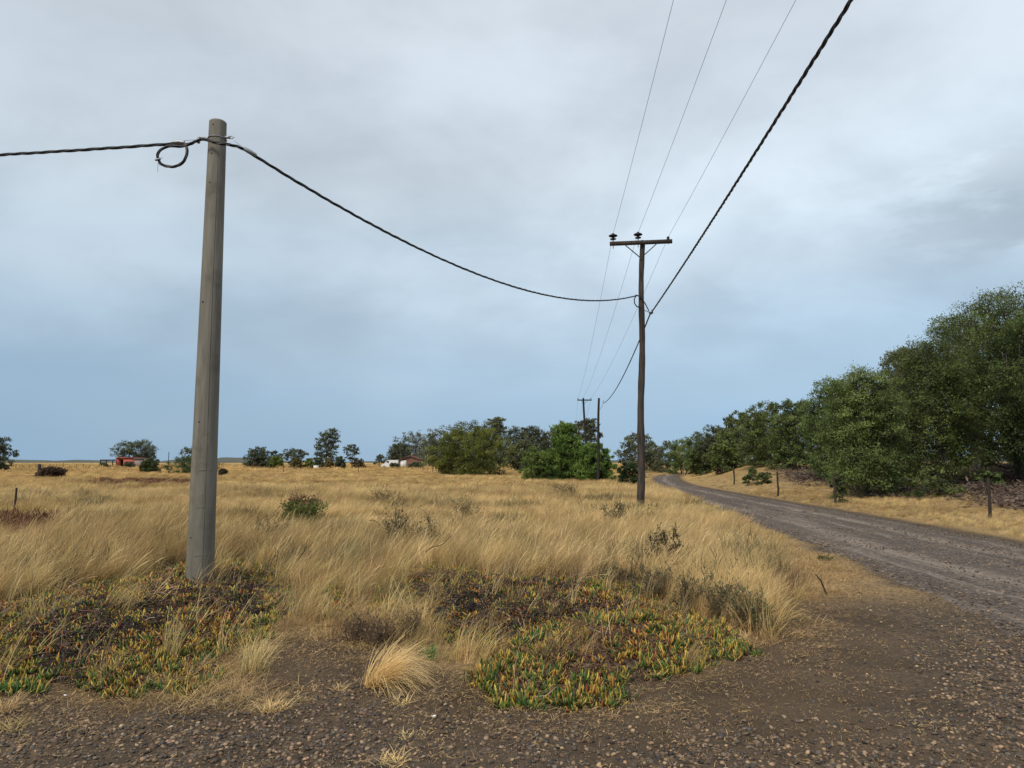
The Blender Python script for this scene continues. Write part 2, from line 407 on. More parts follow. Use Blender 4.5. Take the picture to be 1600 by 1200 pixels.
matm = np.zeros_like(xf); nr_ = (np.hypot(xf, yf) < 25) & (yf > 0)
for pl in (ICE_L, ICE_R):
    matm[nr_] = np.maximum(matm[nr_], sstep(-0.15, 0.2, dpoly(xf[nr_], yf[nr_], pl) + (fbm(xf[nr_], yf[nr_], 3, 39) - 0.5) * 0.4))
m, t = new_mat('ground_earth')
pos = t.n('ShaderNodeNewGeometry').outputs['Position']
def att(nm): return t.n('ShaderNodeAttribute', attribute_name=nm).outputs['Fac']
nA = t.noise(pos, 1.1, 5, 0.6); nB = t.noise(pos, 13, 5, 0.65); nC = t.noise(pos, 70, 4, 0.7)
vor = t.n('ShaderNodeTexVoronoi', {'Vector': pos, 'Scale': 62.0}); vd, vc = vor.outputs['Distance'], vor.outputs['Color']
vor2 = t.n('ShaderNodeTexVoronoi', {'Vector': pos, 'Scale': 130.0})
dirt = t.mix(t.mapr(nA, 0.35, 0.65), (0.048, 0.033, 0.019), (0.092, 0.063, 0.037))
dirt = t.mix(t.mapr(nB, 0.35, 0.7, 0, 0.6), dirt, (0.066, 0.044, 0.029))
grit = t.mix(t.n('ShaderNodeSeparateColor', {0: vc}).outputs[0], (0.045, 0.042, 0.045), (0.27, 0.19, 0.13))
gm = t.math('MULTIPLY', t.mapr(vd, 0.42, 0.30), t.mapr(t.n('ShaderNodeSeparateColor', {0: vc}).outputs[1], 0.45, 0.55))
gm = t.math('MULTIPLY', gm, t.mapr(nA, 0.38, 0.60, 0.15, 0.85))
bare = t.mix(gm, dirt, grit)
chaff = t.mapr(t.noise(t.n('ShaderNodeMapping', {'Vector': pos, 'Scale': (0.5, 1.6, 1)}).outputs[0], 34, 4, 0.7), 0.60, 0.68)
bare = t.mix(t.math('MULTIPLY', chaff, t.mapr(nB, 0.4, 0.7, 0, 0.7)), bare, (0.32, 0.215, 0.105))
apn = t.math('MULTIPLY', att('apron'), t.mapr(nA, 0.30, 0.62, 0.35, 1.0))
sep = t.n('ShaderNodeSeparateColor', {0: t.n('ShaderNodeTexVoronoi', {'Vector': pos, 'Scale': 34.0}).outputs['Color']})
gcol = t.ramp(sep.outputs[0], [(0.0, (0.024, 0.019, 0.015)), (0.45, (0.068, 0.054, 0.041)), (0.8, (0.125, 0.097, 0.073)), (1.0, (0.25, 0.185, 0.125))])
bare = t.mix(t.math('MULTIPLY', apn, 0.85), bare, t.mix(t.mapr(nC, 0.4, 0.7, 0.2, 0.8), gcol, (0.056, 0.042, 0.030)))
soil = t.mix(t.mapr(nB, 0.35, 0.65), (0.145, 0.098, 0.050), (0.33, 0.225, 0.098))
fieldn = t.noise(t.n('ShaderNodeMapping', {'Vector': pos, 'Scale': (1, 0.7, 1)}).outputs[0], 0.05, 6, 0.65)
fgold = t.mix(t.mapr(fieldn, 0.38, 0.62), (0.50, 0.335, 0.120), (0.34, 0.225, 0.088))
dist = t.n('ShaderNodeVectorMath', {0: pos}, operation='LENGTH').outputs['Value']
soil = t.mix(t.mapr(dist, 35, 110), soil, fgold)
c = t.mix(att('veg'), bare, soil)
stravn = t.noise(t.n('ShaderNodeMapping', {'Vector': pos, 'Scale': (1, 2.2, 1)}).outputs[0], 22, 5, 0.7)
c = t.mix(t.math('MULTIPLY', att('verge'), t.mapr(stravn, 0.38, 0.6)), c, (0.34, 0.225, 0.10))
lit = t.mix(t.mapr(t.noise(pos, 7, 5, 0.7), 0.35, 0.65), (0.045, 0.034, 0.029), (0.145, 0.102, 0.080))
c = t.mix(att('litter'), c, lit)
c = t.mix(t.math('MULTIPLY', att('mat'), 0.9), c, t.mix(t.mapr(nB, 0.35, 0.65), (0.034, 0.023, 0.018), (0.105, 0.068, 0.044)))
c = t.mix(t.math('MULTIPLY', att('red'), 0.85), c, t.mix(nB, (0.075, 0.032, 0.022), (0.17, 0.075, 0.042)))
hgt = t.math('ADD', t.math('MULTIPLY', nB, 0.5), t.math('ADD', t.math('MULTIPLY', nC, 0.35), t.math('MULTIPLY', gm, 0.5)))
finish(t, c, 0.93, hgt, 0.9, 0.03, 0.15); M['ground'] = m
gm_ = mb.mesh('ground', M['ground'], True)
apron = sstep(-2.2, -0.3, xf - road_l(yf) + 1.6 * (fbm(xf, yf, 0.8, 96) - 0.5)) * (xf < road_r(yf) + 0.2) * (yf > -2)
apron = np.maximum(apron, 0.75 * sstep(5.2, 3.8, yf + 1.6 * (fbm(xf, yf, 0.7, 94) - 0.5))) * (vegd < 0.1)
for nm, val in (('apron', apron), ('veg', veg), ('litter', litter), ('red', red), ('verge', verge), ('mat', matm)):
    a = gm_.attributes.new(nm, 'FLOAT', 'POINT'); a.data.foreach_set('value', val.astype(np.float32))
tag(link('ground', gm_), 'brown earth and straw coloured pasture reaching to the horizon', 'ground', None, 'structure')

# gravel road: its edges sink into the ground so that the border stays ragged
yy = np.concatenate([np.arange(-5.5, 30, 0.16), np.arange(30, 60, 0.35), np.arange(60, 108, 0.8)])
uu = np.linspace(-0.06, 1.06, 64)
L, Rr = road_l(yy)[:, None], road_r(yy)[:, None]
RX = L + (Rr - L) * uu[None]; RY = np.broadcast_to(yy[:, None], RX.shape)
edge = np.minimum((RX - L), (Rr - RX))
tone_ = (RX - (L + Rr) / 2) / np.maximum((Rr - L) / 2, 0.1)
wid = np.maximum(Rr - L, 0.1)
xr = Rr - RX                                            # metres from the far edge
rut = np.exp(-((xr - 1.35 - 0.5 * (fbm(RX * 0, RY, 0.16, 45) - 0.5)) / (0.10 + 0.22 * fbm(RX, RY, 0.5, 46))) ** 2) + np.exp(-((xr - 3.15 - 0.5 * (fbm(RX * 0, RY, 0.16, 45) - 0.5)) / (0.10 + 0.25 * fbm(RX, RY, 0.5, 47))) ** 2) + 0.6 * np.exp(-((xr - 2.2 - 0.9 * (fbm(RX * 0, RY, 0.12, 49) - 0.5)) / 0.10) ** 2) * (fbm(RX, RY, 0.3, 48) > 0.5)
RZ = terrain(RX.ravel(), RY.ravel()).reshape(RX.shape) + 0.03 * sstep(-0.05, 0.7, edge) - 0.05 * (1 - sstep(-0.25, 0.25, edge)) + (fbm(RX, RY, 1.1, 41) - 0.5) * 0.05 \
     - 0.022 * rut + (fbm(RX, RY, 5.0, 43, 3) - 0.5) * 0.025 + 0.006 - 0.045 * (1 - sstep(3.5, 7.5, RY))
nx2 = len(uu); ii = (np.arange(len(yy) - 1)[:, None] * nx2 + np.arange(nx2 - 1)[None]).ravel()
mb = MB(); mb.add(np.stack([RX.ravel(), RY.ravel(), RZ.ravel()], 1), np.stack([ii, ii + 1, ii + nx2 + 1, ii + nx2], 1))
m, t = new_mat('road_gravel')
pos = t.n('ShaderNodeNewGeometry').outputs['Position']
nA = t.noise(pos, 0.9, 5, 0.6); nB = t.noise(pos, 9, 5, 0.65)
v1 = t.n('ShaderNodeTexVoronoi', {'Vector': pos, 'Scale': 24.0}); v2 = t.n('ShaderNodeTexVoronoi', {'Vector': pos, 'Scale': 60.0})
s1 = t.n('ShaderNodeSeparateColor', {0: v1.outputs['Color']}); s2 = t.n('ShaderNodeSeparateColor', {0: v2.outputs['Color']})
st1 = t.ramp(s1.outputs[0], [(0.0, (0.026, 0.020, 0.015)), (0.45, (0.084, 0.065, 0.050)), (0.8, (0.155, 0.121, 0.092)), (1.0, (0.28, 0.215, 0.155))])
st2 = t.ramp(s2.outputs[0], [(0.0, (0.032, 0.026, 0.021)), (0.5, (0.084, 0.067, 0.055)), (1.0, (0.18, 0.142, 0.112))])
c = t.mix(t.mapr(s1.outputs[1], 0.45, 0.55), st2, st1)
c = t.mix(t.mapr(v2.outputs['Distance'], 0.35, 0.6, 0, 0.55), c, (0.05, 0.04, 0.038))
fine = t.mix(nB, (0.150, 0.121, 0.100), (0.300, 0.247, 0.207))
c = t.mix(t.math('MULTIPLY', t.n('ShaderNodeAttribute', attribute_name='rut').outputs['Fac'], t.math('MULTIPLY', t.mapr(nA, 0.3, 0.6, 0.45, 0.85), t.mapr(nB, 0.3, 0.6, 0.35, 1.0))), c, fine)
along = t.n('ShaderNodeCombineXYZ', {0: t.n('ShaderNodeAttribute', attribute_name='across').outputs['Fac'], 1: t.math('MULTIPLY', t.n('ShaderNodeSeparateXYZ', {0: pos}).outputs['Y'], 0.045), 2: 0.0}).outputs[0]
stk = t.noise(along, 2.6, 5, 0.65)
c = t.mix(t.math('MULTIPLY', t.mapr(stk, 0.52, 0.66), t.mapr(nB, 0.3, 0.6, 0.2, 0.55)), c, fine)
c = t.mix(t.math('MULTIPLY', t.mapr(stk, 0.48, 0.36), 0.55), c, (0.062, 0.049, 0.042))
c = t.mix(t.mapr(nA, 0.5, 0.75, 0, 0.45), c, (0.090, 0.070, 0.055))
hh = t.math('SUBTRACT', nB, t.math('MULTIPLY', v1.outputs['Distance'], 0.8))
finish(t, c, 0.9, hh, 0.9, 0.02, 0.2); M['road'] = m
rm = mb.mesh('gravel_road', M['road'], True)
a = rm.attributes.new('rut', 'FLOAT', 'POINT'); a.data.foreach_set('value', (np.clip(rut, 0, 1) * sstep(6, 11, RY)).astype(np.float32).ravel())
a = rm.attributes.new('across', 'FLOAT', 'POINT'); a.data.foreach_set('value', xr.astype(np.float32).ravel())
tag(link('gravel_road', rm), 'grey brown gravel road with two pale wheel tracks curving away', 'road', None, 'structure')

# low far rise on the horizon at the left and behind the trees
mb = MB()
for (x0, x1, y0, hh_, sd) in ((-1500, -820, 1500, 8.5, 1), (-640, -420, 1300, 10, 2), (-390, 500, 1500, 6, 3), (300, 1600, 1200, 14, 4)):
    xs = np.linspace(x0, x1, 60); hgt = hh_ * np.sin(np.linspace(0, math.pi, 60)) ** 0.5 * (0.55 + 0.9 * fbm(xs, xs * 0, 0.02, 50 + sd))
    hgt[0] = hgt[-1] = -1
    rows = []
    for k, (dy, f_) in enumerate(((-40, 0), (-25, 0.75), (0, 1.0), (60, 0.9), (120, 0))):
        rows.append(np.stack([xs, np.full(60, y0 + dy), hgt * f_ - (1 if f_ == 0 else 0)], 1))
    v = np.vstack(rows); q = (np.arange(4)[:, None] * 60 + np.arange(59)[None]).ravel()
    mb.add(v, np.stack([q, q + 1, q + 61, q + 60], 1))
tag(mb.build('hills', plain('far_scrub', (0.070, 0.075, 0.062), 1.0, 0.3, sc=0.05), None, True), 'low dark scrubby rises on the far horizon', 'hills', None, 'structure')

# ------------------------------------------------------------------ scattering (real instanced geometry)
def scatter(name, pts, rot, scl, idx, variants, label, cat):
    n = len(pts); me = bpy.data.meshes.new(name)
    me.vertices.add(n); me.vertices.foreach_set('co', np.asarray(pts, np.float32).ravel())
    me.attributes.new('rot', 'FLOAT_VECTOR', 'POINT').data.foreach_set('vector', np.asarray(rot, np.float32).ravel())
    scl = np.asarray(scl, np.float32)
    if scl.ndim == 1: scl = np.repeat(scl[:, None], 3, 1)
    me.attributes.new('scl', 'FLOAT_VECTOR', 'POINT').data.foreach_set('vector', scl.ravel())
    me.attributes.new('pick', 'INT', 'POINT').data.foreach_set('value', np.asarray(idx, np.int32))
    src = bpy.data.collections.new(name + '_kinds')
    for i, v in enumerate(variants):
        src.objects.link(bpy.data.objects.new('%s_kind_%02d' % (name, i), v))
    ng = bpy.data.node_groups.new(name + '_scatter', 'GeometryNodeTree')
    ng.interface.new_socket('Geometry', in_out='INPUT', socket_type='NodeSocketGeometry')
    ng.interface.new_socket('Geometry', in_out='OUTPUT', socket_type='NodeSocketGeometry')
    gi = ng.nodes.new('NodeGroupInput'); go = ng.nodes.new('NodeGroupOutput')
    ci = ng.nodes.new('GeometryNodeCollectionInfo'); ci.inputs['Collection'].default_value = src
    ci.inputs['Separate Children'].default_value = True; ci.inputs['Reset Children'].default_value = True
    ip = ng.nodes.new('GeometryNodeInstanceOnPoints'); ip.inputs['Pick Instance'].default_value = True
    def na(nm, ty):
        q = ng.nodes.new('GeometryNodeInputNamedAttribute'); q.data_type = ty; q.inputs['Name'].default_value = nm
        return [s for s in q.outputs if s.enabled and s.name == 'Attribute'][0]
    L_ = ng.links.new
    L_(gi.outputs[0], ip.inputs['Points']); L_(ci.outputs[0], ip.inputs['Instance'])
    L_(na('pick', 'INT'), ip.inputs['Instance Index']); L_(na('rot', 'FLOAT_VECTOR'), ip.inputs['Rotation']); L_(na('scl', 'FLOAT_VECTOR'), ip.inputs['Scale'])
    L_(ip.outputs[0], go.inputs[0])
    o = link(name, me); md = o.modifiers.new('scatter', 'NODES'); md.node_group = ng
    return tag(o, label, cat, None, 'stuff')

def blades(mb, r, n, rad, length, width, lean, spread, col_lo, col_hi, segs=4, main=0.0, droop=0.5, base=(0, 0, 0), tipcol=None, wprof=None):
    """n tapering grass blades leaning towards azimuth `main` (radians), spread +-spread"""
    a = r.uniform(0, 2 * math.pi, n); q = rad * np.sqrt(r.uniform(0, 1, n))
    p0 = np.stack([q * np.cos(a), q * np.sin(a), np.zeros(n)], 1) + np.asarray(base)
    az = main + r.normal(0, spread, n); le = length * r.uniform(0.55, 1.15, n)
    th0 = np.abs(r.normal(lean, 0.22, n)); dr = droop * r.uniform(0.3, 1.5, n)
    d = np.stack([np.cos(az), np.sin(az)], 1)
    side = np.stack([-np.sin(az), np.cos(az), np.zeros(n)], 1)
    ang2 = r.uniform(0, math.pi, n); 
    wv = side * np.cos(ang2)[:, None] + np.stack([d[:, 0] * 0.3, d[:, 1] * 0.3, np.zeros(n)], 1) * np.sin(ang2)[:, None]
    wv += np.stack([np.ones(n) * 0.5, np.zeros(n), np.zeros(n)], 1); wv /= np.linalg.norm(wv, axis=1)[:, None]
    pts = [p0]; th = th0.copy()
    for s in range(segs):
        st = (le / segs)[:, None] * np.concatenate([d * np.sin(th)[:, None], np.cos(th)[:, None]], 1)
        pts.append(pts[-1] + st); th = np.clip(th + dr / segs * (1 + s * 0.5), 0, 2.2)
    w0 = width * r.uniform(0.7, 1.3, n)
    tone = r.uniform(0, 1, n)[:, None]; cb = np.asarray(col_lo) * (1 - tone) + np.asarray(col_hi) * tone
    V = []; 
    for s, p in enumerate(pts):
        ww = (w0 * ((1.0 - 0.85 * (s / segs) ** 1.6) if wprof is None else wprof[s]))[:, None] * 0.5
        V += [p - wv * ww, p + wv * ww]
    V = np.stack(V, 1)                                   # n, 2*(segs+1), 3
    k = 2 * (segs + 1); base_i = np.arange(n)[:, None] * k
    fs, cs = [], []
    for s in range(segs):
        fs.append(base_i + np.array([2 * s, 2 * s + 1, 2 * s + 3, 2 * s + 2])[None])
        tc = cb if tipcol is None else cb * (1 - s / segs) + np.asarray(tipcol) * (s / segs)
        cs.append(tc)
    mb.add(V.reshape(-1, 3), np.vstack(fs), np.vstack(cs)); return mb

GOLD_LO, GOLD_HI = (0.26, 0.165, 0.064), (0.66, 0.470, 0.205)
def grass_variant(seed, n, rad, length, width, lean, spread=0.55, main=0.15, droop=0.7, lo=GOLD_LO, hi=GOLD_HI, tip=(0.70, 0.520, 0.245), name='grass_clump', mat='grass'):
    r = np.random.default_rng(seed); b = MB()
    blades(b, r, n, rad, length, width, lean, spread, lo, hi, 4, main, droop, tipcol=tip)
    return b.mesh(name, M[mat])

_p = G(478, 818); CLEAR = [(_p[0], _p[1] - 1.3, 1.9)]
def mask_grass(x, y):
    """how much tall grass grows at a place (0..1)"""
    d = np.full(x.shape, 30.0); nr = y < 90
    d[nr] = dpoly(x[nr], y[nr], VEG)
    k = sstep(-0.15, 0.45, d + (fbm(x, y, 0.9, 61) - 0.5) * 0.9)
    for (ax_, ay_, ar_) in CLEAR: k = k * sstep(ar_ * 0.55, ar_, np.hypot(x - ax_, (y - ay_) * 0.55))
    for pl in (ICE_L, ICE_R):
        nr2 = y < 16; dd = np.full(x.shape, -9.0); dd[nr2] = dpoly(x[nr2], y[nr2], pl); k = k * (1 - 0.965 * sstep(-0.15, 0.15, dd))
    nr2 = y < 16; dd = np.full(x.shape, -9.0); dd[nr2] = dpoly(x[nr2], y[nr2], ICE_M); k = k * (1 - 0.70 * sstep(-0.2, 0.3, dd))
    ee = x - road_r(y)
    kr = sstep(0.25, 1.1, ee + (fbm(x, y, 0.8, 63) - 0.5) * 0.8) * (1 - sstep(3.6, 6.0, ee + (fbm(x, y, 0.4, 65) - 0.5) * 3.0) * (1 - sstep(42, 58, y)) * 0.93)
    k = np.where(ee > 0, kr, k)
    for pl in [gp([(-80, 800), (125, 804), (115, 846), (60, 862), (-80, 866)]), RED[1]]:
        nr3 = y < 80; dd = np.full(x.shape, -9.0); dd[nr3] = dpoly(x[nr3], y[nr3], pl); k = k * (1 - 0.9 * sstep(-0.4, 0.6, dd))
    return k
def height_grass(x, y):
    h = 0.70 + 0.62 * fbm(x, y, 0.22, 71)
    h = h * (1 - 0.30 * sstep(12, 24, y) - 0.22 * sstep(30, 60, y))
    h = h * (0.62 + 0.38 * sstep(0.2, 2.2, dpoly(x, y, VEG)))
    return np.where(x > road_r(y), h * 0.60, h)
def field_points(n, y0, y1, power=1.0, margin=1.0, half=0.80):
    """points spread over the strip of land the camera can see between two distances"""
    u = rng.uniform(0, 1, n); y = np.sqrt(y0 * y0 + u * (y1 * y1 - y0 * y0)); x = rng.uniform(-1, 1, n) * (half * y + margin)
    return x, y
def lay_grass(name, n, y0, y1, variants, smin, smax, label, tilt=0.17, sc_fn=height_grass, mask=mask_grass, wide=1.0):
    x, y = field_points(n, y0, y1); keep = rng.uniform(0, 1, n) < mask(x, y); x, y = x[keep], y[keep]; k = len(x)
    z = terrain(x, y); s = rng.uniform(smin, smax, k) * sc_fn(x, y)
    rot = np.stack([rng.normal(0, tilt, k), rng.normal(0, tilt, k), rng.normal(0, 0.55, k)], 1)
    sc = np.stack([s * wide, s * wide, s], 1)
    return scatter(name, np.stack([x, y, z - 0.01], 1), rot, sc, rng.integers(0, len(variants), k), variants, label, 'grass')

def plume_variant(seed, n, rad, length, width, lean, pale=(0.74, 0.57, 0.31)):
    """stalks that carry a feathery head in their upper third"""
    r = np.random.default_rng(seed); b = MB()
    blades(b, r, n, rad, length, width, lean, 0.5, (0.30, 0.20, 0.085), (0.58, 0.41, 0.18), 5, 0.1, 0.6, tipcol=pale, wprof=(0.35, 0.32, 0.30, 0.62, 0.85, 0.12))
    return b.mesh('grass_plume', M['grass'])
near_v = [plume_variant(150 + i, 8, 0.12, 0.64, 0.0080, 0.25 + 0.10 * i) for i in range(4)] + [grass_variant(100 + i, 46, 0.12, 0.54, 0.0040, 0.45 + 0.05 * (i % 4), 0.5, 0.1) for i in range(8)] + \
         [grass_variant(120 + i, 36, 0.11, 0.58, 0.0038, 0.18, 1.1, 0.2) for i in range(4)] + \
         [grass_variant(130 + i, 36, 0.13, 0.46, 0.0045, 0.55, 0.7, 0.1, lo=(0.13, 0.090, 0.048), hi=(0.30, 0.215, 0.11), tip=(0.36, 0.26, 0.13)) for i in range(4)]
mid_v = [plume_variant(250 + i, 14, 0.26, 0.68, 0.013, 0.35 + 0.10 * i) for i in range(3)] + [grass_variant(200 + i, 80, 0.26, 0.58, 0.0080, 0.42 + 0.05 * (i % 3), 0.55, 0.1) for i in range(7)] + \
        [grass_variant(220 + i, 60, 0.22, 0.52, 0.0085, 0.5, 0.7, 0.1, lo=(0.20, 0.135, 0.065), hi=(0.42, 0.29, 0.135)) for i in range(2)]
far_v = [grass_variant(300 + i, 80, 0.75, 0.62, 0.026, 0.45, 0.6, 0.1) for i in range(6)] + \
        [grass_variant(320 + i, 60, 0.65, 0.5, 0.028, 0.5, 0.7, 0.1, lo=(0.24, 0.16, 0.07), hi=(0.42, 0.29, 0.12)) for i in range(2)]
vfar_v = [grass_variant(400 + i, 90, 2.4, 0.6, 0.09, 0.45, 0.6, 0.1) for i in range(5)]
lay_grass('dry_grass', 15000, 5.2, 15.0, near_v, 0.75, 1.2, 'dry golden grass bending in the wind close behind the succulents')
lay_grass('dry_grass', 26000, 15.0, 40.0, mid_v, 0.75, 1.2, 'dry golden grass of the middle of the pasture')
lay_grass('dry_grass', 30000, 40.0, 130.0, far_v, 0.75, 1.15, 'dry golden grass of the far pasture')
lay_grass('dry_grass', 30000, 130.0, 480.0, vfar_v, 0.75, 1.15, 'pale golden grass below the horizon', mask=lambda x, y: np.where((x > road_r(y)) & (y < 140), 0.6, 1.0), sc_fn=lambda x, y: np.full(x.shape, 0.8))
# ------------------------------------------------------------------ trees
def tree_meshes(seed, H, Wd, cb=0.12, ncl=40, nleaf=9000, leaf=0.16, shape='dome', lo=(0.020, 0.036, 0.011), hi=(0.085, 0.125, 0.030), barkm='bark', stems=1, flatten=0.72, clump=0.20, droop=0.35, lean=0.0, gap=0.0, aspect=2.6, Dp=None, tr=0.022):
    """one trunk-and-limbs mesh and one crown mesh made of leaf-sized faces set in clumps round the limb ends"""
    r = np.random.default_rng(seed); Dp = Dp or Wd
    C, RC = [], []
    tries = 0
    while len(C) < ncl and tries < 4000:
        tries += 1
        h = cb + (1 - cb) * r.uniform(0.0, 1.0) ** (0.85 if shape != 'umbrella' else 0.6)
        hh = (h - cb) / (1 - cb)
        if shape == 'dome': pr = math.sqrt(max(0.0, 1 - ((hh - 0.30) / 0.72) ** 2)) if hh > 0.30 else 0.80 + 0.20 * hh / 0.30
        elif shape == 'bush': pr = math.sqrt(max(0.0, 1 - ((hh - 0.22) / 0.80) ** 2)) if hh > 0.22 else 0.86 + 0.14 * hh / 0.22
        elif shape == 'umbrella': pr = math.sqrt(max(0.0, 1 - ((hh - 0.62) / 0.42) ** 2)) if hh > 0.62 else 0.40 + 0.60 * hh / 0.62
        elif shape == 'column': pr = 0.62 + 0.38 * math.sin(hh * 2.8 + 0.3) - 0.35 * max(0, hh - 0.75)
        else: pr = (1 - hh) ** 0.75 + 0.10                  # cone
        a = r.uniform(0, 2 * math.pi); q = pr * r.uniform(0.15, 1.0) ** 0.45
        q *= 0.82 + 0.30 * math.sin(a * 2 + seed) * math.cos(a * 3 + 2 * seed) 
        rc = clump * min(1.7 * min(Wd, H), math.sqrt(Wd * H)) * r.uniform(0.62, 1.15) * (1.0 - 0.25 * hh)
        c = np.array([q * math.cos(a) * max(Wd / 2 - rc * 0.75, 0.1) + lean * h * H, q * math.sin(a) * max(Dp / 2 - rc * 0.75, 0.1), min(h * H, H - rc * flatten * 0.9)])
        if any(np.linalg.norm((c - d) * [1, 1, 1.2]) < 0.55 * (rc + e_) * (1 + gap) for d, e_ in zip(C, RC)): 
            if tries < 2500: continue
        C.append(c); RC.append(rc)
    C, RC = np.array(C), np.array(RC)
    fx = (Wd / 2) / (np.percentile(np.abs(C[:, 0] - lean * C[:, 2]) + RC * 0.85, 96) + 1e-6); fz = H / (np.max(C[:, 2] + RC * flatten * 0.95) + 1e-6)
    C = C * [fx, fx, fz]; RC = RC * min(fx, 1.5) ** 0.7
    wgt = RC ** 2; cnt = np.maximum(20, (nleaf * wgt / wgt.sum())).astype(int)
    pos, dirs, tone = [], [], []
    for c, rc, k in zip(C, RC, cnt):
        # each clump is a handful of sprays, so that its outline is ragged
        ns = max(6, k // 45); sd = r.normal(0, 1, (ns, 3)); sd[:, 2] = sd[:, 2] * 0.85 + 0.22; sd /= np.linalg.norm(sd, axis=1)[:, None]
        sp = sd * (rc * r.uniform(0.45, 1.0, ns))[:, None]
        pick = r.integers(0, ns, k); off = r.normal(0, 0.165 * rc, (k, 3))
        p = sp[pick] + off; p[:, 2] *= flatten
        pos.append(c + p); d = p / (np.linalg.norm(p, axis=1)[:, None] + 1e-9); dirs.append(d)
        ct = r.normal(0, 0.20); tone.append(np.clip(0.42 + ct + 0.15 * r.normal(0, 1, ns)[pick] + r.normal(0, 0.09, k), 0, 1))
    p = np.vstack(pos); d = np.vstack(dirs); tn = np.concatenate(tone)
    p[:, 2] = np.maximum(p[:, 2], 0.06 + 0.1 * r.uniform(0, 1, len(p)))
    n = len(p)
    ax = d * 0.6 + r.normal(0, 0.55, (n, 3)); ax[:, 2] -= droop; ax /= np.linalg.norm(ax, axis=1)[:, None]
    nr = d * 0.6 + r.normal(0, 0.45, (n, 3)); nr[:, 2] += 0.75
    sv = np.cross(ax, nr); sv /= np.linalg.norm(sv, axis=1)[:, None] + 1e-9
    le = leaf * r.uniform(0.6, 1.35, n); wi = le / aspect
    V = np.stack([p - ax * (le * .5)[:, None], p + sv * (wi * .5)[:, None] + ax * (le * 0.05)[:, None], p + ax * (le * .5)[:, None], p - sv * (wi * .5)[:, None] + ax * (le * 0.05)[:, None]], 1)
    colr = np.asarray(lo) * (1 - tn[:, None]) + np.asarray(hi) * tn[:, None]
    cm = MB(); cm.add(V.reshape(-1, 3), np.arange(n * 4).reshape(-1, 4), colr)
    crown = cm.mesh('crown', M['leaf'])
    tm = MB(); R0 = tr * H / math.sqrt(stems)
    roots = []
    for s in range(stems):
        a = r.uniform(0, 6.28); sprd = 0.05 * Wd * (stems > 1)
        b0 = np.array([math.cos(a) * sprd, math.sin(a) * sprd, -0.15])
        top = np.array([lean * 0.6 * H + math.cos(a) * sprd * 3.5 + r.normal(0, 0.03) * H, math.sin(a) * sprd * 3.5 + r.normal(0, 0.03) * H, H * r.uniform(0.62, 0.80)])
        mid = b0 * 0.5 + top * 0.5 + np.append(r.normal(0, 0.035 * H, 2), 0)
        ts = np.linspace(0, 1, 9)[:, None]; pt = (1 - ts) ** 2 * b0 + 2 * ts * (1 - ts) * mid + ts ** 2 * top
        rad = R0 * np.array([1.35, 1.05, .95, .86, .76, .64, .50, .36, .2]); tm.tube(pt, rad, 8); roots.append((pt, rad))
    for c, rc in zip(C, RC):
        pt, rad = roots[int(np.argmin([np.linalg.norm(q[0][4][:2] - c[:2]) for q in roots]))]
        zt = np.clip(c[2] * r.uniform(0.35, 0.7), pt[0][2] + 0.1, pt[-2][2]); i = int(np.clip(np.searchsorted(pt[:, 2], zt), 1, 7))
        s0 = pt[i]; m_ = (s0 + c) / 2 + np.array([0, 0, -0.06 * H]) + r.normal(0, 0.02 * H, 3)
        ts = np.linspace(0, 1, 6)[:, None]; bz = (1 - ts) ** 2 * s0 + 2 * ts * (1 - ts) * m_ + ts ** 2 * c
        tm.tube(bz, np.linspace(rad[i] * 0.5, 0.008 + 0.0012 * H, 6), 5, cap=False)
        for _ in range(3):
            e_ = c + r.normal(0, 0.55 * rc, 3) * [1, 1, flatten]; tm.tube([bz[4], (bz[5] + e_) / 2, e_], [0.012 + 0.001 * H, 0.009, 0.004], 4, cap=False)
    return tm.mesh('trunk', M[barkm], True), crown

def plant_tree(meshes, loc, name, label, cat='tree', group=None, rz=0.0, sc=(1, 1, 1)):
    t = empty(name, (loc[0], loc[1], loc[2] - 0.03), label, cat, group, rz); t.scale = sc
    link('trunk' if cat == 'tree' else 'stem', meshes[0], t); link('crown' if cat == 'tree' else 'foliage', meshes[1], t); return t

def bounds(px0, px1, ptop, Y, z0):
    """real width and height of a thing seen between two columns and below a row, standing at distance Y"""
    a, b = P(px0, 720, Y), P(px1, 720, Y); top = P((px0 + px1) / 2, ptop, Y)
    return b[0] - a[0], top[2] - z0, (a[0] + b[0]) / 2
DK = dict(lo=(0.048, 0.066, 0.024), hi=(0.222, 0.270, 0.084))
GREY = dict(lo=(0.066, 0.072, 0.042), hi=(0.228, 0.236, 0.136))
FARD = dict(lo=(0.054, 0.064, 0.040), hi=(0.162, 0.180, 0.108))
OLIVE = dict(lo=(0.066, 0.084, 0.020), hi=(0.270, 0.300, 0.070))
BRIGHT = dict(lo=(0.060, 0.100, 0.022), hi=(0.255, 0.345, 0.080))

def one_tree(seed, px0, px1, ptop, Y, name, label, cat='tree', group=None, sink=0.0, **kw):
    cx = (P(px0, 720, Y)[0] + P(px1, 720, Y)[0]) / 2; z0 = tz(cx, Y) - sink
    wd, h, cx = bounds(px0, px1, ptop, Y, z0)
    if h < 0.35: print('LOW', label, h, Y, z0); h = 0.35
    ms = tree_meshes(seed, h, wd, **kw)
    return plant_tree(ms, (cx, Y, z0), name, label, cat, group)

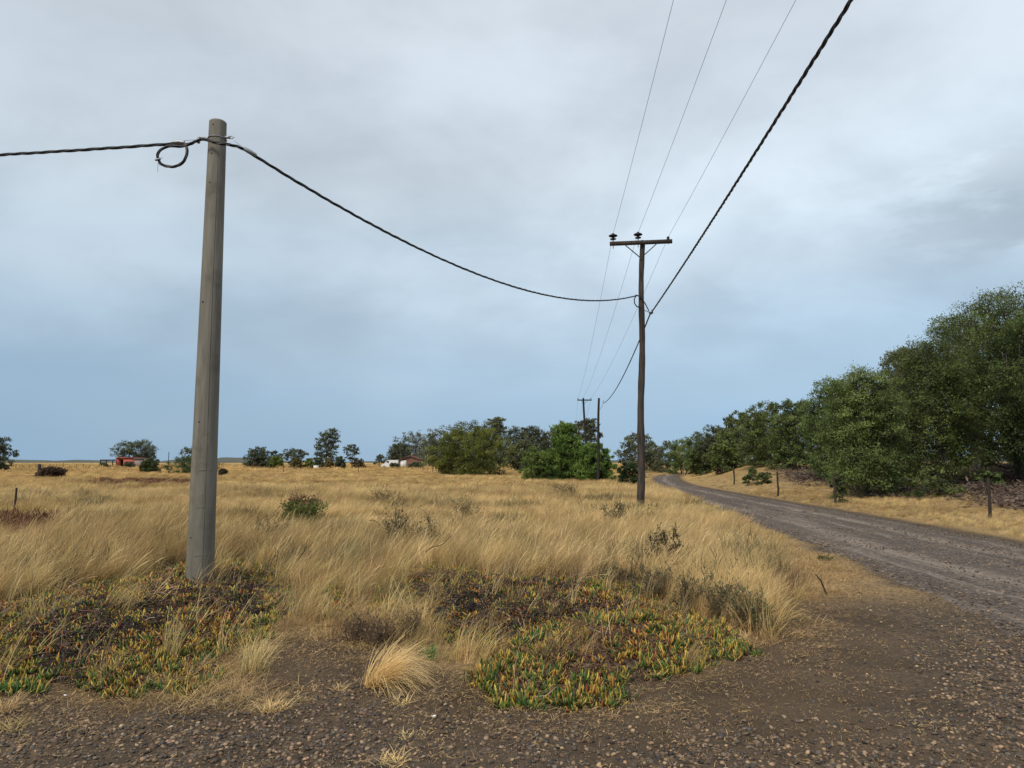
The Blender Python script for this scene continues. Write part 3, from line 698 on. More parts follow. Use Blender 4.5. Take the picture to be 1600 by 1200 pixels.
# --- the wood on the right, each tree its own
WOOD = 'trees of the wood beyond the gravel road'
near_wood = [
 # px0, px1, top, Y, kwargs, label
 (1286, 1425, 578, 31.0, dict(cb=0.09, gap=0.12, clump=0.225, ncl=54, nleaf=56000, leaf=0.112, stems=3, **DK), 'rounded low branching tree at the near corner of the wood with a crooked dark stem'),
 (1380, 1535, 531, 33.0, dict(cb=0.05, gap=0.12, clump=0.215, ncl=58, nleaf=60000, leaf=0.112, stems=2, **DK), 'dense tree leafy to the ground between the corner tree and the tall trunked one'),
 (1475, 1710, 458, 34.0, dict(cb=0.10, gap=0.12, clump=0.20, ncl=74, nleaf=84000, leaf=0.115, stems=1, shape='dome', **DK), 'tallest tree of the wood with a dark trunk showing above the leaf litter'),
 (1550, 1740, 478, 30.0, dict(cb=0.12, gap=0.10, clump=0.21, ncl=58, nleaf=44000, leaf=0.115, stems=2, **DK), 'tall tree cut off by the right edge of the photo'),
 (1378, 1480, 543, 40.0, dict(cb=0.20, ncl=50, nleaf=26000, leaf=0.14, stems=1, shape='umbrella', gap=0.1, **GREY), 'greyish tree with an open top rising behind the low branching corner tree'),
 (1455, 1590, 490, 42.0, dict(cb=0.20, ncl=50, nleaf=28000, leaf=0.14, stems=1, shape='umbrella', gap=0.1, **DK), 'tree with layered boughs behind the tallest tree of the wood'),
 (1255, 1365, 592, 42.0, dict(cb=0.05, ncl=55, nleaf=30000, leaf=0.14, stems=2, **DK), 'green domed tree just left of the low branching corner tree'),
 (1200, 1300, 622, 52.0, dict(cb=0.05, ncl=48, nleaf=20000, leaf=0.165, stems=2, **DK), 'broad dark tree left of the green domed tree'),
 (1155, 1255, 628, 56.0, dict(cb=0.04, ncl=48, nleaf=20000, leaf=0.17, stems=2, **DK), 'full dark green tree above the patch of creeping shrub on the bank'),
 (1600, 1760, 440, 40.0, dict(cb=0.1, ncl=50, nleaf=12000, leaf=0.24, stems=2, **DK), 'tall backmost tree at the right edge of the photo'),
 (1330, 1420, 640, 38.0, dict(cb=0.03, ncl=40, nleaf=12000, leaf=0.2, stems=3, shape='bush', **DK), 'low leafy tree filling the gap behind the crooked stem of the corner tree'),
 (1470, 1560, 640, 45.0, dict(cb=0.03, ncl=40, nleaf=9000, leaf=0.24, stems=3, shape='bush', **DK), 'shaded low tree deep in the wood behind the dark trunk'),
 (1560, 1680, 620, 46.0, dict(cb=0.03, ncl=40, nleaf=9000, leaf=0.24, stems=3, shape='bush', **DK), 'shaded low tree deep in the wood at the right edge'),
]
for i, (a, b, tp, Yd, kw, lb) in enumerate(near_wood):
    one_tree(1000 + i, a, b, tp, Yd, 'woodland_tree', lb, 'tree', WOOD, **kw)
# the wood runs on into the distance
far_wood = [(1122, 1205, 641, 64), (1092, 1170, 664, 72), (1058, 1140, 674, 82), (1145, 1225, 646, 76), (1030, 1105, 683, 94), (1008, 1075, 690, 108), (1220, 1310, 630, 64), (1070, 1130, 690, 74), (1105, 1170, 688, 62), (990, 1045, 692, 125)]
fw_lab = ['dark tree on the skyline where the wood starts to drop to the left', 'brownish green tree low on the skyline right of the wooden pole', 'rounded tree above the second fence post of the bank', 'tall dull green tree behind the full dark green one',
          'small domed tree a little right of the wooden pole', 'small grey green tree close to the wooden pole at the end of the wood', 'dark tree behind the broad dark tree', 'low bushy tree at the foot of the brownish green tree',
          'low bushy tree in front of the dip of the skyline', 'hazy small tree furthest along the wood, beside the wooden pole']
for i, (a, b, tp, Yd) in enumerate(far_wood):
    one_tree(1100 + i, a, b, tp, Yd, 'woodland_tree', fw_lab[i], 'tree', WOOD, cb=0.03, ncl=34, nleaf=10000, leaf=0.22, stems=2, **(GREY if i in (1, 5) else DK))
one_tree(1130, 1128, 1152, 652, 66.0, 'thin_tree', 'thin open tree with bare twigs standing out on the skyline of the wood', 'tree', WOOD, cb=0.55, ncl=10, nleaf=800, leaf=0.3, shape='umbrella', gap=0.5, tr=0.012, **GREY)
# low shrubs under the wood
for (a, b, tp, Yd, lb, sd) in ((1296, 1325, 735, 28.2, 'small leafy shrub growing against the fence post under the corner tree', 1), (1405, 1500, 728, 28.5, 'dark low shrub spreading over the leaf litter under the dense tree', 2), (1520, 1572, 735, 31.0, 'leafy shoot round the foot of the dark trunk', 3)):
    one_tree(1150 + sd, a, b, tp, Yd, 'shrub', lb, 'shrub', None, cb=0.02, ncl=16, nleaf=4000, leaf=0.12, stems=3, shape='bush', **DK)
def creeping(seed, px0, px1, ptop, pbase, z, name, label, col, nleaf=3500, leaf=0.16):
    p = GT((px0 + px1) / 2, pbase); Yd = p[1]
    return one_tree(seed, px0, px1, ptop, Yd, name, label, 'shrub', None, cb=0.02, ncl=22, nleaf=nleaf, leaf=leaf, stems=4, shape='bush', flatten=0.5, **col)
creeping(1160, 1160, 1212, 738, 757, 0.35, 'creeping_shrub', 'dark green creeping shrub sprawling on the grassy bank under the wood', DK)
creeping(1161, 1168, 1182, 730, 742, 0.6, 'creeping_shrub', 'small round green shrub on top of the grassy bank', DK, 1200)
creeping(1162, 1115, 1130, 730, 742, 0.6, 'creeping_shrub', 'small brown dead shrub on the grassy bank by a fence post', dict(lo=(0.06, 0.04, 0.025), hi=(0.16, 0.10, 0.06)), 900)

# --- middle distance
one_tree(1201, 676, 806, 667, 92, 'rounded_tree', 'wide rounded olive green tree growing down to the dry grass', 'tree', None, cb=0.03, ncl=75, nleaf=34000, leaf=0.26, stems=4, shape='bush', **OLIVE)
one_tree(1202, 842, 928, 660, 64, 'bright_tree', 'vivid green young tree with a feathery peaked top behind the two thin poles', 'tree', 'vivid green saplings behind the thin poles', cb=0.02, ncl=70, nleaf=26000, leaf=0.36, stems=4, shape='cone', aspect=4.5, droop=-0.75, **BRIGHT)
one_tree(1203, 896, 962, 692, 62, 'bright_tree', 'vivid green sapling right of the peaked one, behind the pole without crossarm', 'tree', 'vivid green saplings behind the thin poles', cb=0.02, ncl=48, nleaf=16000, leaf=0.32, stems=4, shape='bush', aspect=4.5, droop=-0.75, **BRIGHT)
one_tree(1204, 806, 862, 698, 63, 'bright_tree', 'yellowish green low sapling left of the peaked one', 'tree', 'vivid green saplings behind the thin poles', cb=0.02, ncl=36, nleaf=9000, leaf=0.20, stems=4, shape='bush', aspect=3.4, droop=-0.2, lo=(0.065, 0.095, 0.022), hi=(0.26, 0.32, 0.08))
one_tree(1205, 960, 1006, 722, 50, 'dark_shrub', 'dark spiky shrub beside the wooden pole', 'shrub', None, cb=0.02, ncl=28, nleaf=6000, leaf=0.17, stems=4, shape='bush', aspect=3.4, droop=-0.3, lo=(0.016, 0.034, 0.012), hi=(0.06, 0.09, 0.03))
one_tree(1206, 962, 1026, 676, 112, 'gum_tree', 'grey round headed gum tree behind the wooden pole', 'tree', None, cb=0.12, ncl=40, nleaf=7000, leaf=0.36, barkm='pale_bark', stems=3, gap=0.15, **GREY)
one_tree(1207, 893, 942, 656, 128, 'gum_tree', 'open gum tree on bare pale stems behind the leaning pole', 'tree', None, cb=0.42, ncl=26, nleaf=4200, leaf=0.42, shape='umbrella', barkm='pale_bark', stems=3, gap=0.3, **GREY)
one_tree(1208, 760, 800, 651, 150, 'gum_tree', 'flat topped open gum tree standing above the rounded olive tree', 'tree', None, cb=0.55, ncl=16, nleaf=2600, leaf=0.5, shape='umbrella', barkm='pale_bark', gap=0.3, flatten=0.5, **GREY)
BELT = 'dull green trees of the belt round the far house'
belt = [(600, 645, 692, 196, FARD, 'dark tree at the left end of the belt behind the van'), (612, 675, 675, 204, GREY, 'grey green tree just behind the brown house and its aerial'), (645, 710, 688, 192, GREY, 'low tree right of the house roof'),
        (655, 730, 666, 176, GREY, 'domed dull tree behind the left side of the olive tree'), (690, 770, 658, 170, GREY, 'broad dull tree behind the top of the olive tree'), (725, 805, 662, 165, FARD, 'dark tree under the flat topped gum'),
        (775, 845, 667, 150, FARD, 'bushy dark tree right of the olive tree'), (805, 860, 666, 140, FARD, 'dark tree with two tufts between olive tree and vivid green tree'), (790, 860, 690, 120, GREY, 'lower dull tree in front of the two tufted one'), (835, 890, 674, 150, GREY, 'brownish tree peeping out left of the peaked sapling')]
for i, (a, b, tp, Yd, cl, lb) in enumerate(belt):
    one_tree(1300 + i, a, b, tp, Yd, 'belt_tree', lb, 'tree', BELT, cb=0.08, ncl=44, nleaf=7500, leaf=0.46, stems=2, clump=0.24, **cl)

# --- far left
far_left = [
 (380, 424, 698, 170, 'broad_tree', 'round dark tree right of the concrete pole', dict(cb=0.02, ncl=44, nleaf=6500, leaf=0.45, stems=2, shape='bush', clump=0.25, **FARD)),
 (418, 442, 703, 172, 'broad_tree', 'smaller dark tree joined to the round one', dict(cb=0.02, ncl=22, nleaf=2600, leaf=0.45, stems=2, shape='bush', **FARD)),
 (442, 483, 702, 180, 'broad_tree', 'flat topped dark tree left of the tall leaning tree', dict(cb=0.25, ncl=26, nleaf=3000, leaf=0.45, stems=2, shape='umbrella', **FARD)),
 (486, 532, 669, 170, 'tall_tree', 'tall dark tree leaning to the right, alone on the skyline', dict(cb=0.10, ncl=44, nleaf=6500, leaf=0.42, stems=1, shape='column', lean=0.12, **FARD)),
 (536, 562, 694, 176, 'slender_tree', 'slender open tree right of the tall leaning one', dict(cb=0.30, ncl=18, nleaf=1700, leaf=0.42, shape='umbrella', gap=0.3, **FARD)),
 (584, 604, 710, 200, 'small_tree', 'small round tree left of the white van', dict(cb=0.05, ncl=16, nleaf=1500, leaf=0.45, stems=2, **FARD)),
 (172, 244, 687, 215, 'spreading_tree', 'wide spreading dark tree over the red building', dict(cb=0.20, ncl=60, nleaf=8500, leaf=0.5, stems=3, shape='dome', clump=0.25, **FARD)),
 (-45, 21, 681, 118, 'spreading_tree', 'dark tree reaching in at the left edge of the photo', dict(cb=0.10, ncl=46, nleaf=9000, leaf=0.34, stems=2, **FARD)),
 (283, 325, 699, 150, 'small_tree', 'dark sparse tree half hidden by the concrete pole', dict(cb=0.35, ncl=20, nleaf=1800, leaf=0.4, shape='umbrella', gap=0.25, **FARD)),
]
for i, (a, b, tp, Yd, nm, lb, kw) in enumerate(far_left):
    one_tree(1400 + i, a, b, tp, Yd, nm, lb, 'tree', None, **kw)
bushes = [
 (192, 211, 721, 172, 'round clipped bush before the red building', FARD, 'bush'), (218, 252, 716, 112, 'loose branching bush right of the red building', dict(lo=(0.03, 0.05, 0.015), hi=(0.11, 0.13, 0.04)), 'bush'),
 (266, 346, 711, 104, 'wide feathery green bush behind the concrete pole', dict(lo=(0.03, 0.06, 0.018), hi=(0.10, 0.15, 0.05)), 'bush'), (63, 104, 730, 70, 'dark brown round cushion shrub in the dry grass', dict(lo=(0.040, 0.026, 0.018), hi=(0.115, 0.072, 0.048)), 'cushion'),
 (155, 170, 723, 172, 'small green bush at the black shelter', FARD, 'bush'), (418, 444, 712, 150, 'olive bush before the joined dark trees', OLIVE, 'bush'), (450, 474, 714, 150, 'straw yellow bush before the flat topped tree', dict(lo=(0.10, 0.08, 0.03), hi=(0.26, 0.20, 0.09)), 'bush'),
 (474, 492, 716, 152, 'olive bush left of the leaning tree foot', OLIVE, 'bush'), (488, 508, 714, 155, 'dark bush round the foot of the leaning tree', FARD, 'bush'), (508, 524, 716, 152, 'pale yellow bush right of the leaning tree foot', dict(lo=(0.12, 0.09, 0.04), hi=(0.30, 0.23, 0.11)), 'bush'),
 (522, 542, 713, 154, 'dark green bush under the slender tree', FARD, 'bush'), (548, 570, 716, 154, 'brownish bush right of the slender tree', dict(lo=(0.07, 0.05, 0.03), hi=(0.17, 0.12, 0.07)), 'bush'),
 (605, 626, 723, 158, 'low dark hedge bush hiding the rear of the van', FARD, 'bush'), (634, 664, 722, 158, 'wide dark hedge bush in front of the brown house', FARD, 'bush'), (343, 356, 732, 84, 'small dead brown shrub right of the concrete pole', dict(lo=(0.05, 0.035, 0.025), hi=(0.14, 0.10, 0.06)), 'bush'),
]
for i, (a, b, tp, Yd, lb, cl, shp) in enumerate(bushes):
    one_tree(1500 + i, a, b, tp, Yd, 'bush', lb, 'bush', None, cb=0.0 if shp == 'bush' else 0.35, ncl=40, clump=0.25 if shp == 'bush' else 0.42, nleaf=4200 if Yd > 120 else 9000, leaf=0.36 if Yd > 120 else 0.22, stems=4, shape='bush', aspect=3.0, **cl)

# ------------------------------------------------------------------ poles, wires and cables
def hang(a, b, sag, n=60):
    a, b = np.asarray(a, float), np.asarray(b, float); t = np.linspace(0, 1, n)[:, None]
    p = a * (1 - t) + b * t; p[:, 2] -= (4 * sag * t * (1 - t))[:, 0]; return p
def arclen(p): return np.concatenate([[0], np.cumsum(np.linalg.norm(np.diff(p, axis=0), axis=1))])
def resample(p, step):
    s = arclen(p); n = max(3, int(s[-1] / step)); q = np.linspace(0, s[-1], n)
    return np.stack([np.interp(q, s, p[:, i]) for i in range(3)], 1)
def twisted(name, pts, rb, rs, pitch, label, strands=3, step=0.035, k=6):
    """bundle of strands twisted round each other along a path"""
    p = resample(np.asarray(pts, float), step); s = arclen(p); t = np.gradient(p, axis=0); t /= np.linalg.norm(t, axis=1)[:, None]
    A = np.cross(t, np.array([0, 0, 1.0])); A /= np.linalg.norm(A, axis=1)[:, None] + 1e-9; B = np.cross(A, t)
    mb = MB(); wob = 1 + 0.25 * (vnoise(s * 0.9, s * 0, 5) - 0.5)
    ph0 = 2 * math.pi * s / pitch + 1.2 * vnoise(s * 0.5, s * 0, 9)
    for q in range(strands):
        ph = ph0 + q * 2 * math.pi / strands
        mb.tube(p + rb * wob[:, None] * (np.cos(ph)[:, None] * A + np.sin(ph)[:, None] * B), rs * (1.0 if q else 0.8), k)
    return tag(mb.build(name, M['cable'], None, True), label, 'cable')

# concrete pole
cp = GT(312, 908); cpx, cpy = cp[0], cp[1]; cz = tz(cpx, cpy) - 0.12
ctop = P(343, 193, cpy + 0.05); CH = ctop[2] - cz; lean_x = ctop[0] - cpx
pole = empty('concrete_pole', (cpx, cpy, cz), 'weathered grey concrete pole rising out of the succulents, a coil of cable at its top', 'pole')
mb = MB(); k = 40; hs = np.concatenate([np.linspace(-0.3, CH - 0.03, 60), [CH - 0.012, CH]])
def crad(h): return 0.172 - (0.172 - 0.113) * np.clip(h / CH, 0, 1)
th = np.arange(k) * 2 * math.pi / k
V = []
seam = [R(-52), R(128)]
for i, h in enumerate(hs):
    r0 = crad(h) - (0.012 if i == len(hs) - 1 else 0.0)
    rr = np.full(k, r0)
    for sa in seam:
        dd = np.abs((th - sa + math.pi) % (2 * math.pi) - math.pi); rr += 0.004 * np.exp(-(dd / 0.09) ** 2)
    # the casting has two faintly flattened flanks
    rr *= 1 - 0.022 * np.exp(-(((th - R(-100) + math.pi) % (2 * math.pi) - math.pi) / 0.4) ** 2)
    V.append(np.stack([lean_x * max(h, 0) / CH + rr * np.cos(th), rr * np.sin(th), np.full(k, h)], 1))
V = np.array(V); n = len(hs); i_ = np.arange(n - 1)[:, None] * k; j_ = np.arange(k)[None]; j2 = (j_ + 1) % k
mb.add(V.reshape(-1, 3), np.stack([i_ + j_, i_ + j2, i_ + k + j2, i_ + k + j_], -1).reshape(-1, 4))
vt = np.vstack([V[-1], [[lean_x, 0, CH + 0.006]]]); mb.add(vt, [[q, (q + 1) % k, k] for q in range(k)])
shaft = mb.build('shaft', M['concrete'], pole, True)
def on_pole(h, ang, off=0.0):
    return np.array([lean_x * h / CH + (crad(h) + off) * math.cos(ang), (crad(h) + off) * math.sin(ang), h])
# dark plugs paint the shade inside the through holes; then the marks of the mould
def h_at(py): return P(330, py, cpy)[2] - cz
for py, ang in ((200, -98), (245, -100), (290, -103), (475, -112), (838, -115), (660, -100)):
    h = h_at(py); a = R(ang); c0 = on_pole(h, a, -0.02); c1 = on_pole(h, a, 0.0025)
    MB().tube([c0, c1], 0.0085 if py != 475 else 0.011, 10).build('bolt_hole_shade', M['painted_dark'], pole)
for py in (735, 792, 866):
    h = h_at(py); a = np.linspace(R(-92), R(-28), 14)
    ring = np.array([on_pole(h + 0.010 * q / 14, x, 0.0) for q, x in enumerate(a)]); MB().tube(ring, 0.0035, 5).build('mould_mark', M['concrete'], pole, True)
AZ = h_at(221)                                                     # height of the cable on the pole
Wp = lambda v: np.asarray(v) + np.array([cpx, cpy, cz])
# steel strap round the pole with hooks
sp_ = np.array([on_pole(h, R(-58 + 1.5 * math.sin(h * 1.3)), 0.0012) for h in np.linspace(0.0, CH * 0.93, 60)]); MB().tube(sp_, 0.0022, 5).build('mould_seam', M['painted_dark'], pole)
a = np.linspace(0, 2 * math.pi, 30); strap = np.array([on_pole(AZ + 0.03, x, 0.004) for x in a]); MB().tube(strap, 0.007, 5, cap=False).build('strap', M['steel'], pole, True)
hook_r = on_pole(AZ + 0.045, R(-8), 0.0); hb = MB(); hb.box(hook_r + [0.035, -0.01, 0.0], (0.075, 0.03, 0.028)); hb.tube([hook_r + [0.06, -0.01, 0.01], hook_r + [0.10, -0.01, 0.022], hook_r + [0.125, -0.012, 0.0], hook_r + [0.10, -0.012, -0.018], hook_r + [0.06, -0.01, -0.014]], 0.007, 6)
hb.build('hook', M['steel'], pole)
hook_l = on_pole(AZ + 0.03, R(188), 0.0); hb = MB(); hb.tube([hook_l, hook_l + [-0.05, -0.01, 0.012], hook_l + [-0.13, -0.02, 0.01]], 0.010, 6); hb.box(hook_l + [-0.125, -0.02, -0.03], (0.030, 0.03, 0.085)); hb.build('hook', M['steel'], pole)

def pw(px, py, dy=0.0): return P(px, py, cpy + dy)
# wooden pole
wp0 = G(999, 797, 0.10); wpx, wpy = wp0[0], wp0[1]; wz = tz(wpx, wpy) - 0.1
wt_ = P(1004, 376, wpy); WH = wt_[2] - wz
wpole = empty('wooden_pole', (wpx, wpy, wz), 'slightly crooked brown wooden power pole with a crossarm and two dark insulators', 'pole', 'wooden poles along the road')
mb = MB(); hs = np.linspace(-0.3, WH, 46); f_ = np.clip(hs / WH, 0, 1)
cx_ = (wt_[0] - wpx) * f_ + 0.05 * np.sin(f_ * 5.2) * (1 - f_) + 0.025 * np.sin(f_ * 13)
pts = np.stack([cx_, 0.03 * np.sin(f_ * 7), hs], 1); rad = (0.128 - 0.046 * f_) * (1 + 0.05 * np.sin(hs * 3.1) + 0.035 * np.sin(hs * 7.7)); mb.tube(pts, rad, 14); mb.build('shaft', M['timber'], wpole, True)
def wpt(px, py, dy=0.0): return P(px, py, wpy + dy) - np.array([wpx, wpy, wz])
armL, armR = wpt(953, 381, -0.14), wpt(1050, 377, -0.10)
dv = armR - armL; ln = np.linalg.norm(dv); yaw = math.atan2(dv[1], dv[0]); tilt = math.asin(dv[2] / ln)
arm = MB().box((0, 0, 0), (ln, 0.095, 0.125)).build('crossarm', M['timber'], wpole, False, tuple((armL + armR) / 2)); arm.rotation_euler = (0, -tilt, yaw)
for q, (ax_, ay_, bx_, by_) in enumerate(((977, 383, 1001, 403), (1027, 380, 1007, 398))):
    MB().tube([wpt(ax_, ay_, -0.17), wpt(bx_, by_, -0.13)], 0.018, 6).build('brace', M['rust'], wpole)
def big_insulator(px, py, dy):
    c = wpt(px, py, dy)
    ins = MB().lathe([(0.012, -0.11), (0.016, 0.0), (0.045, 0.005), (0.10, 0.02), (0.108, 0.035), (0.06, 0.055), (0.045, 0.075), (0.05, 0.10), (0.12, 0.115), (0.150, 0.135), (0.146, 0.155), (0.09, 0.185), (0.05, 0.20), (0.045, 0.225), (0.02, 0.235)], c, 20).build('insulator', M['porcelain'], wpole, True)
    MB().tube([c + [0, 0, -0.30], c + [0, 0, -0.02]], 0.012, 6).build('pin', M['rust'], ins); return c
i1 = big_insulator(958, 375.0, -0.14); i2 = big_insulator(997, 373.0, -0.14)
c3 = wpt(1044, 374.5, -0.11)
ins = MB().lathe([(0.012, -0.05), (0.014, 0.0), (0.045, 0.005), (0.055, 0.03), (0.035, 0.05), (0.052, 0.07), (0.05, 0.095), (0.02, 0.11)], c3, 16).build('insulator', M['porcelain'], wpole, True)
MB().tube([c3 + [0, 0, -0.16], c3 + [0, 0, 0.0]], 0.010, 6).build('pin', M['rust'], ins)
clampL = wpt(994, 462, -0.16)
MB().tube([clampL + [-0.03, 0, 0.01], clampL + [0.06, 0.0, 0.0], wpt(1001, 463, -0.10)], [0.03, 0.022, 0.02], 8).build('anchor_clamp', M['rust'], wpole, True)
clampR = wpt(1017, 489, -0.30)
hb = MB(); hb.tube([wpt(1005, 484, -0.11), clampR], 0.012, 6); hb.box(clampR, (0.10, 0.06, 0.07), 0.4); hb.tube([clampR + [0.03, 0, 0.02], clampR + [0.035, 0, 0.13]], 0.010, 6); hb.tube([clampR + [-0.03, -0.02, -0.05], clampR + [0.06, -0.02, 0.03]], 0.028, 8); hb.build('anchor_clamp', M['rust'], wpole)
lp = MB(); q = [wpt(994, 462, -0.17), wpt(991, 467, -0.2), wpt(991.5, 474, -0.2), wpt(995, 479, -0.18), wpt(1000, 480.5, -0.12)]
lp.tube(resample(np.array(q), 0.02), 0.018, 6); lp.tube([wpt(998, 463, -0.13), wpt(1003, 466, -0.14), wpt(1009, 476, -0.16), wpt(1014, 486, -0.26)], 0.02, 6); lp.tube([wpt(1016, 490, -0.28), wpt(1013, 497, -0.2), wpt(1009, 508, -0.05), wpt(1006, 516, 0.08)], 0.018, 6)
lp.build('cable_loop', M['cable'], wpole, True)
O = np.array([wpx, wpy, wz])

# far poles of the same line
def far_pole(name, pt, pb_x, Yd, label, rt, rb, crossarm=None, mat='dark_timber'):
    top = P(pt[0], pt[1], Yd); bx = P(pb_x, 740, Yd)[0]; z0 = tz(bx, Yd) - 0.1; e_ = empty(name, (bx, Yd, z0), label, 'pole', 'wooden poles along the road')
    q = top - np.array([bx, Yd, z0]); f_ = np.linspace(0, 1, 14)[:, None]; pts = np.array([0, 0, -0.2]) * (1 - f_) + q * f_; pts[:, 0] += 0.03 * np.sin(f_[:, 0] * 6)
    MB().tube(pts, np.linspace(rb, rt, 14), 10).build('shaft', M[mat], e_, True); ends = []
    if crossarm:
        a_, b_, yr = crossarm; A_ = P(a_, yr, Yd - 0.12) - np.array([bx, Yd, z0]); B_ = P(b_, yr - 0.4, Yd - 0.10) - np.array([bx, Yd, z0])
        mb = MB(); mb.box((0, 0, 0), (np.linalg.norm(B_ - A_), 0.10, 0.12)); o = mb.build('crossarm', M[mat], e_, False, tuple((A_ + B_) / 2))
        for s_, f0 in ((-1, 0.27), (1, 0.73)):
            MB().tube([A_ * (1 - f0) + B_ * f0 + [0, -0.07, -0.05], q + [0, -0.12, -0.72]], 0.018, 5).build('brace', M['rust'], e_)
        for f0 in (0.05, 0.40, 0.95):
            c = A_ * (1 - f0) + B_ * f0 + np.array([0, 0, 0.12]); MB().lathe([(0.012, -0.08), (0.035, 0), (0.055, 0.03), (0.03, 0.06), (0.045, 0.08), (0.02, 0.11)], c, 10).build('insulator', M['porcelain'], e_, True)
            ends.append(c + np.array([bx, Yd, z0 + 0.10]))
    return top, ends
t2, e2 = far_pole('wooden_pole', (911.5, 622), 919, 77.0, 'dark leaning pole with a crossarm, standing behind the vivid green saplings', 0.10, 0.15, (902, 924.5, 625.3))
t3, e3 = far_pole('wooden_pole', (904.5, 658), 906, 124.0, 'furthest dark pole with a crossarm, half lost before the open gum tree', 0.10, 0.14, (898, 912, 660))
t4, _ = far_pole('wooden_pole', (936, 622), 933.5, 56.0, 'slim black pole without a crossarm, just left of the nearer wooden pole', 0.085, 0.125)

# three bare wires over the road line
BACK = np.array([-3.45, -50.0, 0.0])
wl = ['left', 'middle', 'right']
for q, (c, s_) in enumerate(((i1 + [0, 0, 0.20], 0.62), (i2 + [0, 0, 0.20], 0.62), (c3 + [0, 0, 0.09], 0.62))):
    c = c + O
    pts = np.vstack([hang(c + BACK, c, s_, 50)[:-1], hang(c, e2[q], 0.55, 50)[:-1], hang(e2[q], e3[q], 0.6, 24)])
    lab = ('bare thin wire over the insulator at the outer left of the crossarm', 'bare thin wire over the insulator beside the head of the wooden pole', 'bare thin wire over the small insulator at the right end of the crossarm')[q]
    tag(MB().tube(pts, np.interp(pts[:, 1], [5, 25, 80], [0.0034, 0.0052, 0.0075]), 5).build('power_wire', M['wire'], None, True), lab, 'wire', 'three bare wires of the power line')

# twisted service cables
A0 = Wp(on_pole(AZ + 0.012, R(-20), 0.03))
sA = pw(383, 234, -0.10); sB = O + clampL
span = hang(sA, sB, 0.86, 80)
twisted('twisted_cable', span, 0.0105, 0.0125, 0.75, 'black twisted cable sagging from the concrete pole to the wooden pole')
# dead-end grips, tail round the pole and the coil on its left
g1 = MB(); g1.tube([pw(381, 232, -0.10), pw(389, 236.5, -0.09), pw(401, 243, -0.04)], [0.026, 0.032, 0.022], 10); gp_ = g1.build('anchor_clamp', M['steel'], None, True)
gp_.parent = pole; gp_.matrix_parent_inverse = Matrix.Translation((-cpx, -cpy, -cz))
tie = MB().tube([pw(366, 220, -0.08), pw(374, 226, -0.1), pw(383, 233, -0.1)], 0.004, 5).build('tie_wire', M['steel'], None); tie.parent = pole; tie.matrix_parent_inverse = Matrix.Translation((-cpx, -cpy, -cz))
tail = [pw(290, 226, -0.12), pw(300, 224, -0.14), pw(310, 219, -0.16), pw(320, 217.5, -0.19), pw(331, 221, -0.20), pw(345, 225, -0.20), pw(358, 226, -0.18), pw(372, 229, -0.14), pw(383, 234, -0.10)]
twisted('jumper_cable', tail, 0.011, 0.011, 0.35, 'black cable tail carried across the face of the concrete pole', step=0.015)
left_end = P(-700, 262, cpy + 3.0)
lspan = hang(pw(286, 223.5, -0.10), left_end, 0.10, 60)
twisted('twisted_cable', lspan, 0.0105, 0.0125, 0.75, 'black twisted cable leaving the concrete pole for the left edge of the photo')
g2 = MB(); g2.tube([pw(268, 222.5, -0.1), pw(280, 222, -0.1), pw(288, 223, -0.1)], [0.022, 0.030, 0.026], 10); 
for xq in (272, 275, 278, 281, 284): g2.tube([pw(xq, 219.6, -0.1), pw(xq + 1.2, 225.2, -0.1)], 0.009, 6)
o = g2.build('anchor_clamp', M['steel'], None, True); o.parent = pole; o.matrix_parent_inverse = Matrix.Translation((-cpx, -cpy, -cz))
o = MB().tube([pw(288, 219.5, -0.1), pw(312, 218, -0.06)], 0.0035, 5).build('tie_wire', M['steel'], None); o.parent = pole; o.matrix_parent_inverse = Matrix.Translation((-cpx, -cpy, -cz))
coil = [pw(300, 223, -0.13), pw(292, 227, -0.13), pw(283, 229, -0.14), pw(272, 228, -0.16), pw(261, 229, -0.17), pw(252, 233, -0.18), pw(246.5, 240, -0.18), pw(246, 247, -0.17), pw(250, 255, -0.16), pw(259, 260, -0.15), pw(270, 261, -0.15), pw(280, 258.5, -0.16), pw(287, 252, -0.17), pw(291.5, 243, -0.17), pw(292.5, 234, -0.15), pw(289.5, 225, -0.12)]
def smooth(p, n=120):
    p = np.array(p); s = arclen(p); q = np.linspace(0, s[-1], n); o = np.stack([np.interp(q, s, p[:, i]) for i in range(3)], 1)
    for _ in range(6): o[1:-1] = (o[:-2] + o[1:-1] * 2 + o[2:]) / 4
    return o
twisted('coiled_cable', smooth(coil), 0.009, 0.012, 0.5, 'loop of spare black cable hanging left of the concrete pole top', step=0.015)
mb = MB()
c0 = pw(247.5, 250, -0.18)
mb.tube([c0 + [-0.04, 0, 0], c0 + [0.03, -0.01, 0.012]], 0.016, 6); mb.tube([c0 + [0.01, 0, 0.02], c0 + [0.05, 0, 0.035], c0 + [0.055, 0, 0.02]], 0.004, 4); mb.tube([c0, c0 + [-0.004, 0, -0.06], c0 + [0.0, 0, -0.17]], 0.003, 4); mb.tube([c0 + [0, 0, -0.05], c0 + [0.03, 0, -0.08]], 0.003, 4)
tag(mb.build('binding_wire', M['steel'], None), 'bit of binding wire knotted on the spare cable loop', 'wire')
# service cable over the camera's right shoulder
sR0 = O + clampR + np.array([0.03, 0.0, 0.03]); thru = P(1330, 0, 6.7); dirv = (thru - sR0); 
b_end = sR0 + np.array([dirv[0] / dirv[1] * -46.0, -46.0, 0.4])
tt = (sR0[1] - thru[1]) / 46.0; sg = (sR0[2] + 0.4 * tt - thru[2]) / (4 * tt * (1 - tt))
twisted('twisted_cable', hang(sR0, b_end, sg, 120), 0.0125, 0.0130, 0.62, 'thick black twisted cable rising from the wooden pole to the top right corner')
